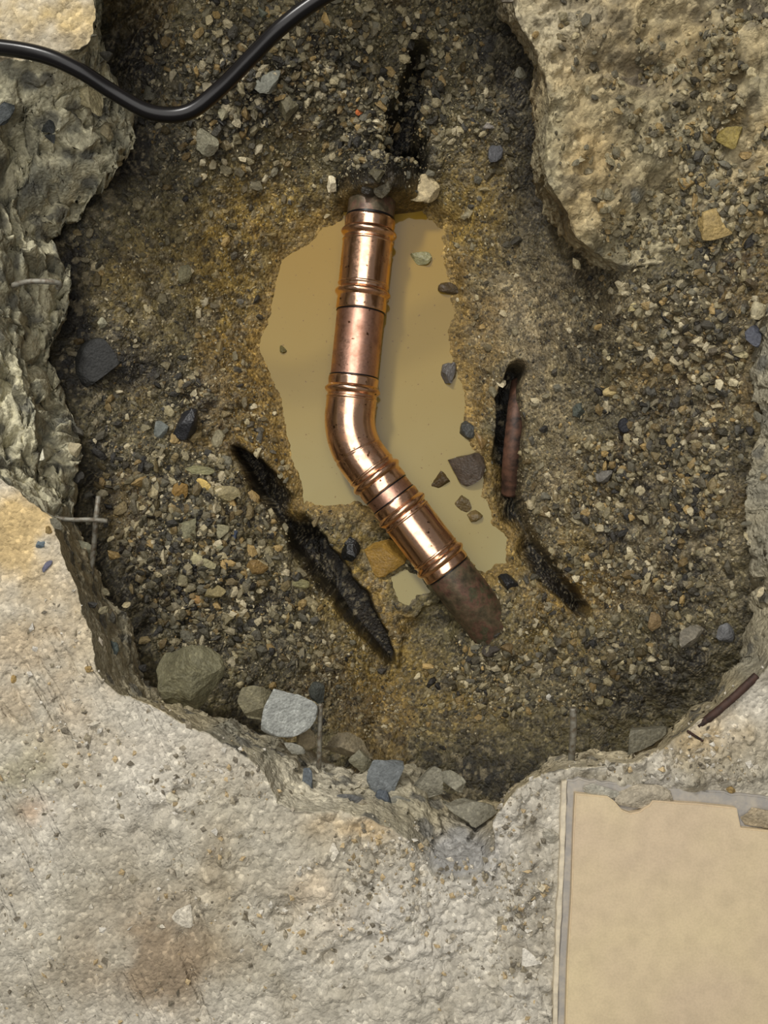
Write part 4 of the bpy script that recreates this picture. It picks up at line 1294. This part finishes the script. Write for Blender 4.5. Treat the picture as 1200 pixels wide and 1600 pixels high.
ANCH = [(155, 568, 'the broad flat black stone'), (293, 662, 'the shiny black stone'), (252, 669, 'the blue grey left bank stone'), (319, 760, 'the golden yellow chip'), (350, 772, 'the flat tan chip'),
        (296, 830, 'the wedge shaped stone'), (313, 876, 'the longest pale chip'), (400, 886, 'the ochre brown stone'), (333, 925, 'the oblong tan stone'), (297, 1056, 'the greenish grey lump'),
        (445, 1107, 'the light grey block'), (145, 850, 'the crossing steel wires'), (287, 428, 'the olive grey stone'), (160, 504, 'the small pale left pebble'), (484, 940, 'the lower dark slot'),
        (318, 222, 'the pale chip below the cable'), (240, 176, 'the cable bend'), (422, 130, 'the long grey chip'), (452, 168, 'the brown grey stone'), (411, 22, 'the pebble at the top'), (561, 174, 'the orange fragment'),
        (640, 160, 'the dark top hollow'), (668, 303, 'the pale angular stone'), (776, 68, 'the grey top right pebble'), (765, 198, 'the flat grey chip'), (778, 240, 'the slate grey stone'), (518, 291, 'the cream oval pebble'),
        (1122, 352, 'the large flat ochre stone'), (1135, 218, 'the olive ochre stone'), (1178, 490, 'the pale oval pebble'), (1158, 553, 'the cream right pebble'), (990, 480, 'the cream upper chip'), (957, 613, 'the flat tan middle chip'),
        (975, 665, 'the round black pebble'), (905, 643, 'the green grey pebble'), (1089, 553, 'the small cream chip'), (945, 745, 'the grey middle stone'), (1080, 995, 'the mid grey stone'), (1130, 988, 'the slate grey chip'),
        (1022, 970, 'the upright tan stone'), (948, 1096, 'the leaf shaped chip'), (820, 850, 'the lower right slot'), (795, 650, 'the buried rusty pipe'), (795, 911, 'the black wet pebble'), (858, 948, 'the small grey tan chip'), (895, 1110, 'the whitish wire end')]
CNAME = ['tan', 'olive tan', 'grey', 'ochre', 'dark grey', 'cream', 'black', 'brown', 'beige']
DIRS = ['right of', 'upper right of', 'above', 'upper left of', 'left of', 'lower left of', 'below', 'lower right of']
for o, px, py, s, ci, shape in MIDS:
    d = sorted((math.hypot(px - a, py - b), t, a, b) for a, b, t in ANCH)[0]
    w = DIRS[int(round(math.degrees(math.atan2(-(py - d[3]), px - d[2])) / 45.0)) % 8]
    far = 'just' if d[0] < 32 else ('' if d[0] < 75 else 'well')
    size = 'tiny' if s < 13 else ('small' if s < 19 else 'medium')
    o['label'] = ' '.join(q for q in (size, CNAME[ci], shape, 'gravel stone', far, w, d[1]) if q)


# ------------------------------------------------------------------ uncountable gravel and grit (one mesh each)
def scatter(name, N_, accept, smin, smax, colour, label, sub=1, zpow=3.0, lift=.15, region=None, seed=0):
    r = np.random.default_rng(seed)
    x0, y0, x1, y1 = region
    x = r.uniform(x0, x1, N_ * 3); y = r.uniform(y0, y1, N_ * 3)
    z = surf(x, y)
    px = 600 + x * F / (CZ - z); py = 800 - y * F / (CZ - z)
    p = accept(px, py, x, y, z)
    keep = np.nonzero(r.uniform(size=len(x)) < p)[0][:N_]
    x, y, z, px, py = x[keep], y[keep], z[keep], px[keep], py[keep]
    n = len(x)
    s = (smin + (smax - smin) * r.uniform(size=n) ** zpow)
    shapes = [rock_shape(3000 + seed * 50 + k, sub=1, cuts=6, depth=.45, rough=.1)[0] for k in range(16)] if sub == 1 else None
    Fc = ICO[1][1]
    if sub == 0:
        base = np.array([[1, 0, 0], [-1, 0, 0], [0, 1, 0], [0, -1, 0], [0, 0, 1], [0, 0, -1]], float)
        shapes = [base * r.uniform(.6, 1.2, (6, 1)) + r.normal(size=(6, 3)) * .12 for k in range(24)]
        Fc = np.array([[0, 2, 4], [2, 1, 4], [1, 3, 4], [3, 0, 4], [2, 0, 5], [1, 2, 5], [3, 1, 5], [0, 3, 5]])
    SH = np.array(shapes)
    nv = SH.shape[1]
    pick = r.integers(len(shapes), size=n)
    V = SH[pick]                                            # n, nv, 3
    V = V * np.stack([s * r.uniform(.8, 1.4, n), s * r.uniform(.6, 1.0, n), s * r.uniform(.4, .8, n)], 1)[:, None, :]
    # random rotation (yaw plus a tilt)
    a = r.uniform(0, 6.283, n); b = r.normal(0, .45, n)
    ca, sa, cb, sb = np.cos(a), np.sin(a), np.cos(b), np.sin(b)
    X_, Y_, Z_ = V[..., 0], V[..., 1], V[..., 2]
    Y2 = Y_ * cb[:, None] - Z_ * sb[:, None]; Z2 = Y_ * sb[:, None] + Z_ * cb[:, None]
    X3 = X_ * ca[:, None] - Y2 * sa[:, None]; Y3 = X_ * sa[:, None] + Y2 * ca[:, None]
    V = np.stack([X3 + x[:, None], Y3 + y[:, None], Z2 + (z + s * lift)[:, None]], -1)
    Fa = Fc[None] + (np.arange(n) * nv)[:, None, None]
    c = colour(px, py, x, y, r, n)
    c = np.repeat(c, nv, axis=0)
    o = mesh_obj(name, V.reshape(-1, 3), Fa.reshape(-1, Fc.shape[1]), M_GRAVEL, smooth=False, col=c)
    return tag(o, label, 'gravel', kind='stuff')


IwA = [tuple(p[:2]) for p in Iw[::8]]


def acc_soil(px, py, x, y, z, base=.12, gain=1.0):
    g = soil_fields(px, py, x, y)
    p = base + gain * g['gravel'] * sstep(-.5, .3, fbm2(x, y, .03, 3, 801) + .25)
    p = p * inside(x, y, IwA) * (z < bil(Z, gx[0], gy[0], DX, DX, x, y) + .001)
    wsd = bil(SDW, gx[0], gy[0], DX, DX, x, y)
    p = p * (wsd > .004) * (z > ZW + .002)
    p = p * (seg_dist(x, y, SLOTL) > .015) * (seg_dist(x, y, SLOTR) > .011)
    p = p * (1 - .6 * sstep(.03, .01, wsd))
    return p


def col_soil(px, py, x, y, r, n, light=1.0):
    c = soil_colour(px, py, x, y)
    pal = PAL[r.integers(len(PAL), size=n)]
    g = soil_fields(px, py, x, y)
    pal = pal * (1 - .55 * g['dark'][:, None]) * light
    w = r.uniform(.45, 1.0, n)[:, None]
    out = (c * (1 - w) + pal * w) * r.uniform(.38, 1.35, n)[:, None]
    br = (r.uniform(size=n) > .945)[:, None]
    return np.where(br, lin(190, 178, 146)[None] * r.uniform(.7, 1.1, n)[:, None] * (1 - .4 * g['dark'][:, None]), out)


REG = (-.42, -.40, .49, .62)
scatter('gravel', 30000, lambda *a: acc_soil(*a, base=.05), .0021, .0078, col_soil, 'loose mixed gravel strewn over the earth banks of the hole', 1, 2.6, .2, REG, 1)
scatter('grit', 42000, lambda *a: acc_soil(*a, base=.35, gain=.8), .0008, .0024, col_soil, 'fine wet grit covering the earth banks of the hole', 0, 2.0, .2, REG, 2)


def acc_ur(px, py, x, y, z):
    m = blob(px, py, 1120, 270, 90, 120) + .8 * blob(px, py, 1000, 110, 55, 22) + .6 * blob(px, py, 985, 370, 60, 40) + .5 * blob(px, py, 1170, 60, 60, 60) + .06
    return np.clip(m * sstep(-.5, .2, fbm2(x, y, .03, 3, 811)), 0, 1) * (px > 800) * (py < 470) * (~inside(x, y, IwA))


scatter('gravel', 9000, acc_ur, .0012, .0066, lambda px, py, x, y, r, n: (PAL[r.integers(len(PAL), size=n)] * .75 + lin(130, 118, 84) * .25) * r.uniform(.5, 1.15, n)[:, None],
        'loose earthy gravel lying on the dirty slab at the upper right', 1, 2.4, .15, (.1, .2, .45, .6), 3)


def acc_floor(px, py, x, y, z):
    m = .15 + blob(px, py, 600, 1380, 200, 100) + blob(px, py, 820, 1450, 50, 200) + .6 * blob(px, py, 330, 1230, 90, 90) + blob(px, py, 1090, 1195, 110, 45) + .5 * blob(px, py, 80, 1180, 70, 60)
    tile_in = (px > 858) & (py > 1225)
    return np.clip(m * .6 * sstep(-.6, .3, fbm2(x, y, .03, 3, 821)), 0, 1) * (py > 900) * (z > -.03) * (~tile_in)


def col_floor(px, py, x, y, r, n):
    pal = np.array([lin(196, 188, 170), lin(176, 166, 146), lin(210, 204, 190), lin(150, 140, 118), lin(120, 112, 96), lin(186, 164, 124)])
    return pal[r.integers(len(pal), size=n)] * r.uniform(.8, 1.05, n)[:, None]


scatter('concrete_crumbs', 13000, acc_floor, .0007, .0044, col_floor, 'pale concrete crumbs scattered on the slab below the hole', 0, 3.5, .1, (-.36, -.48, .36, -.05), 4)
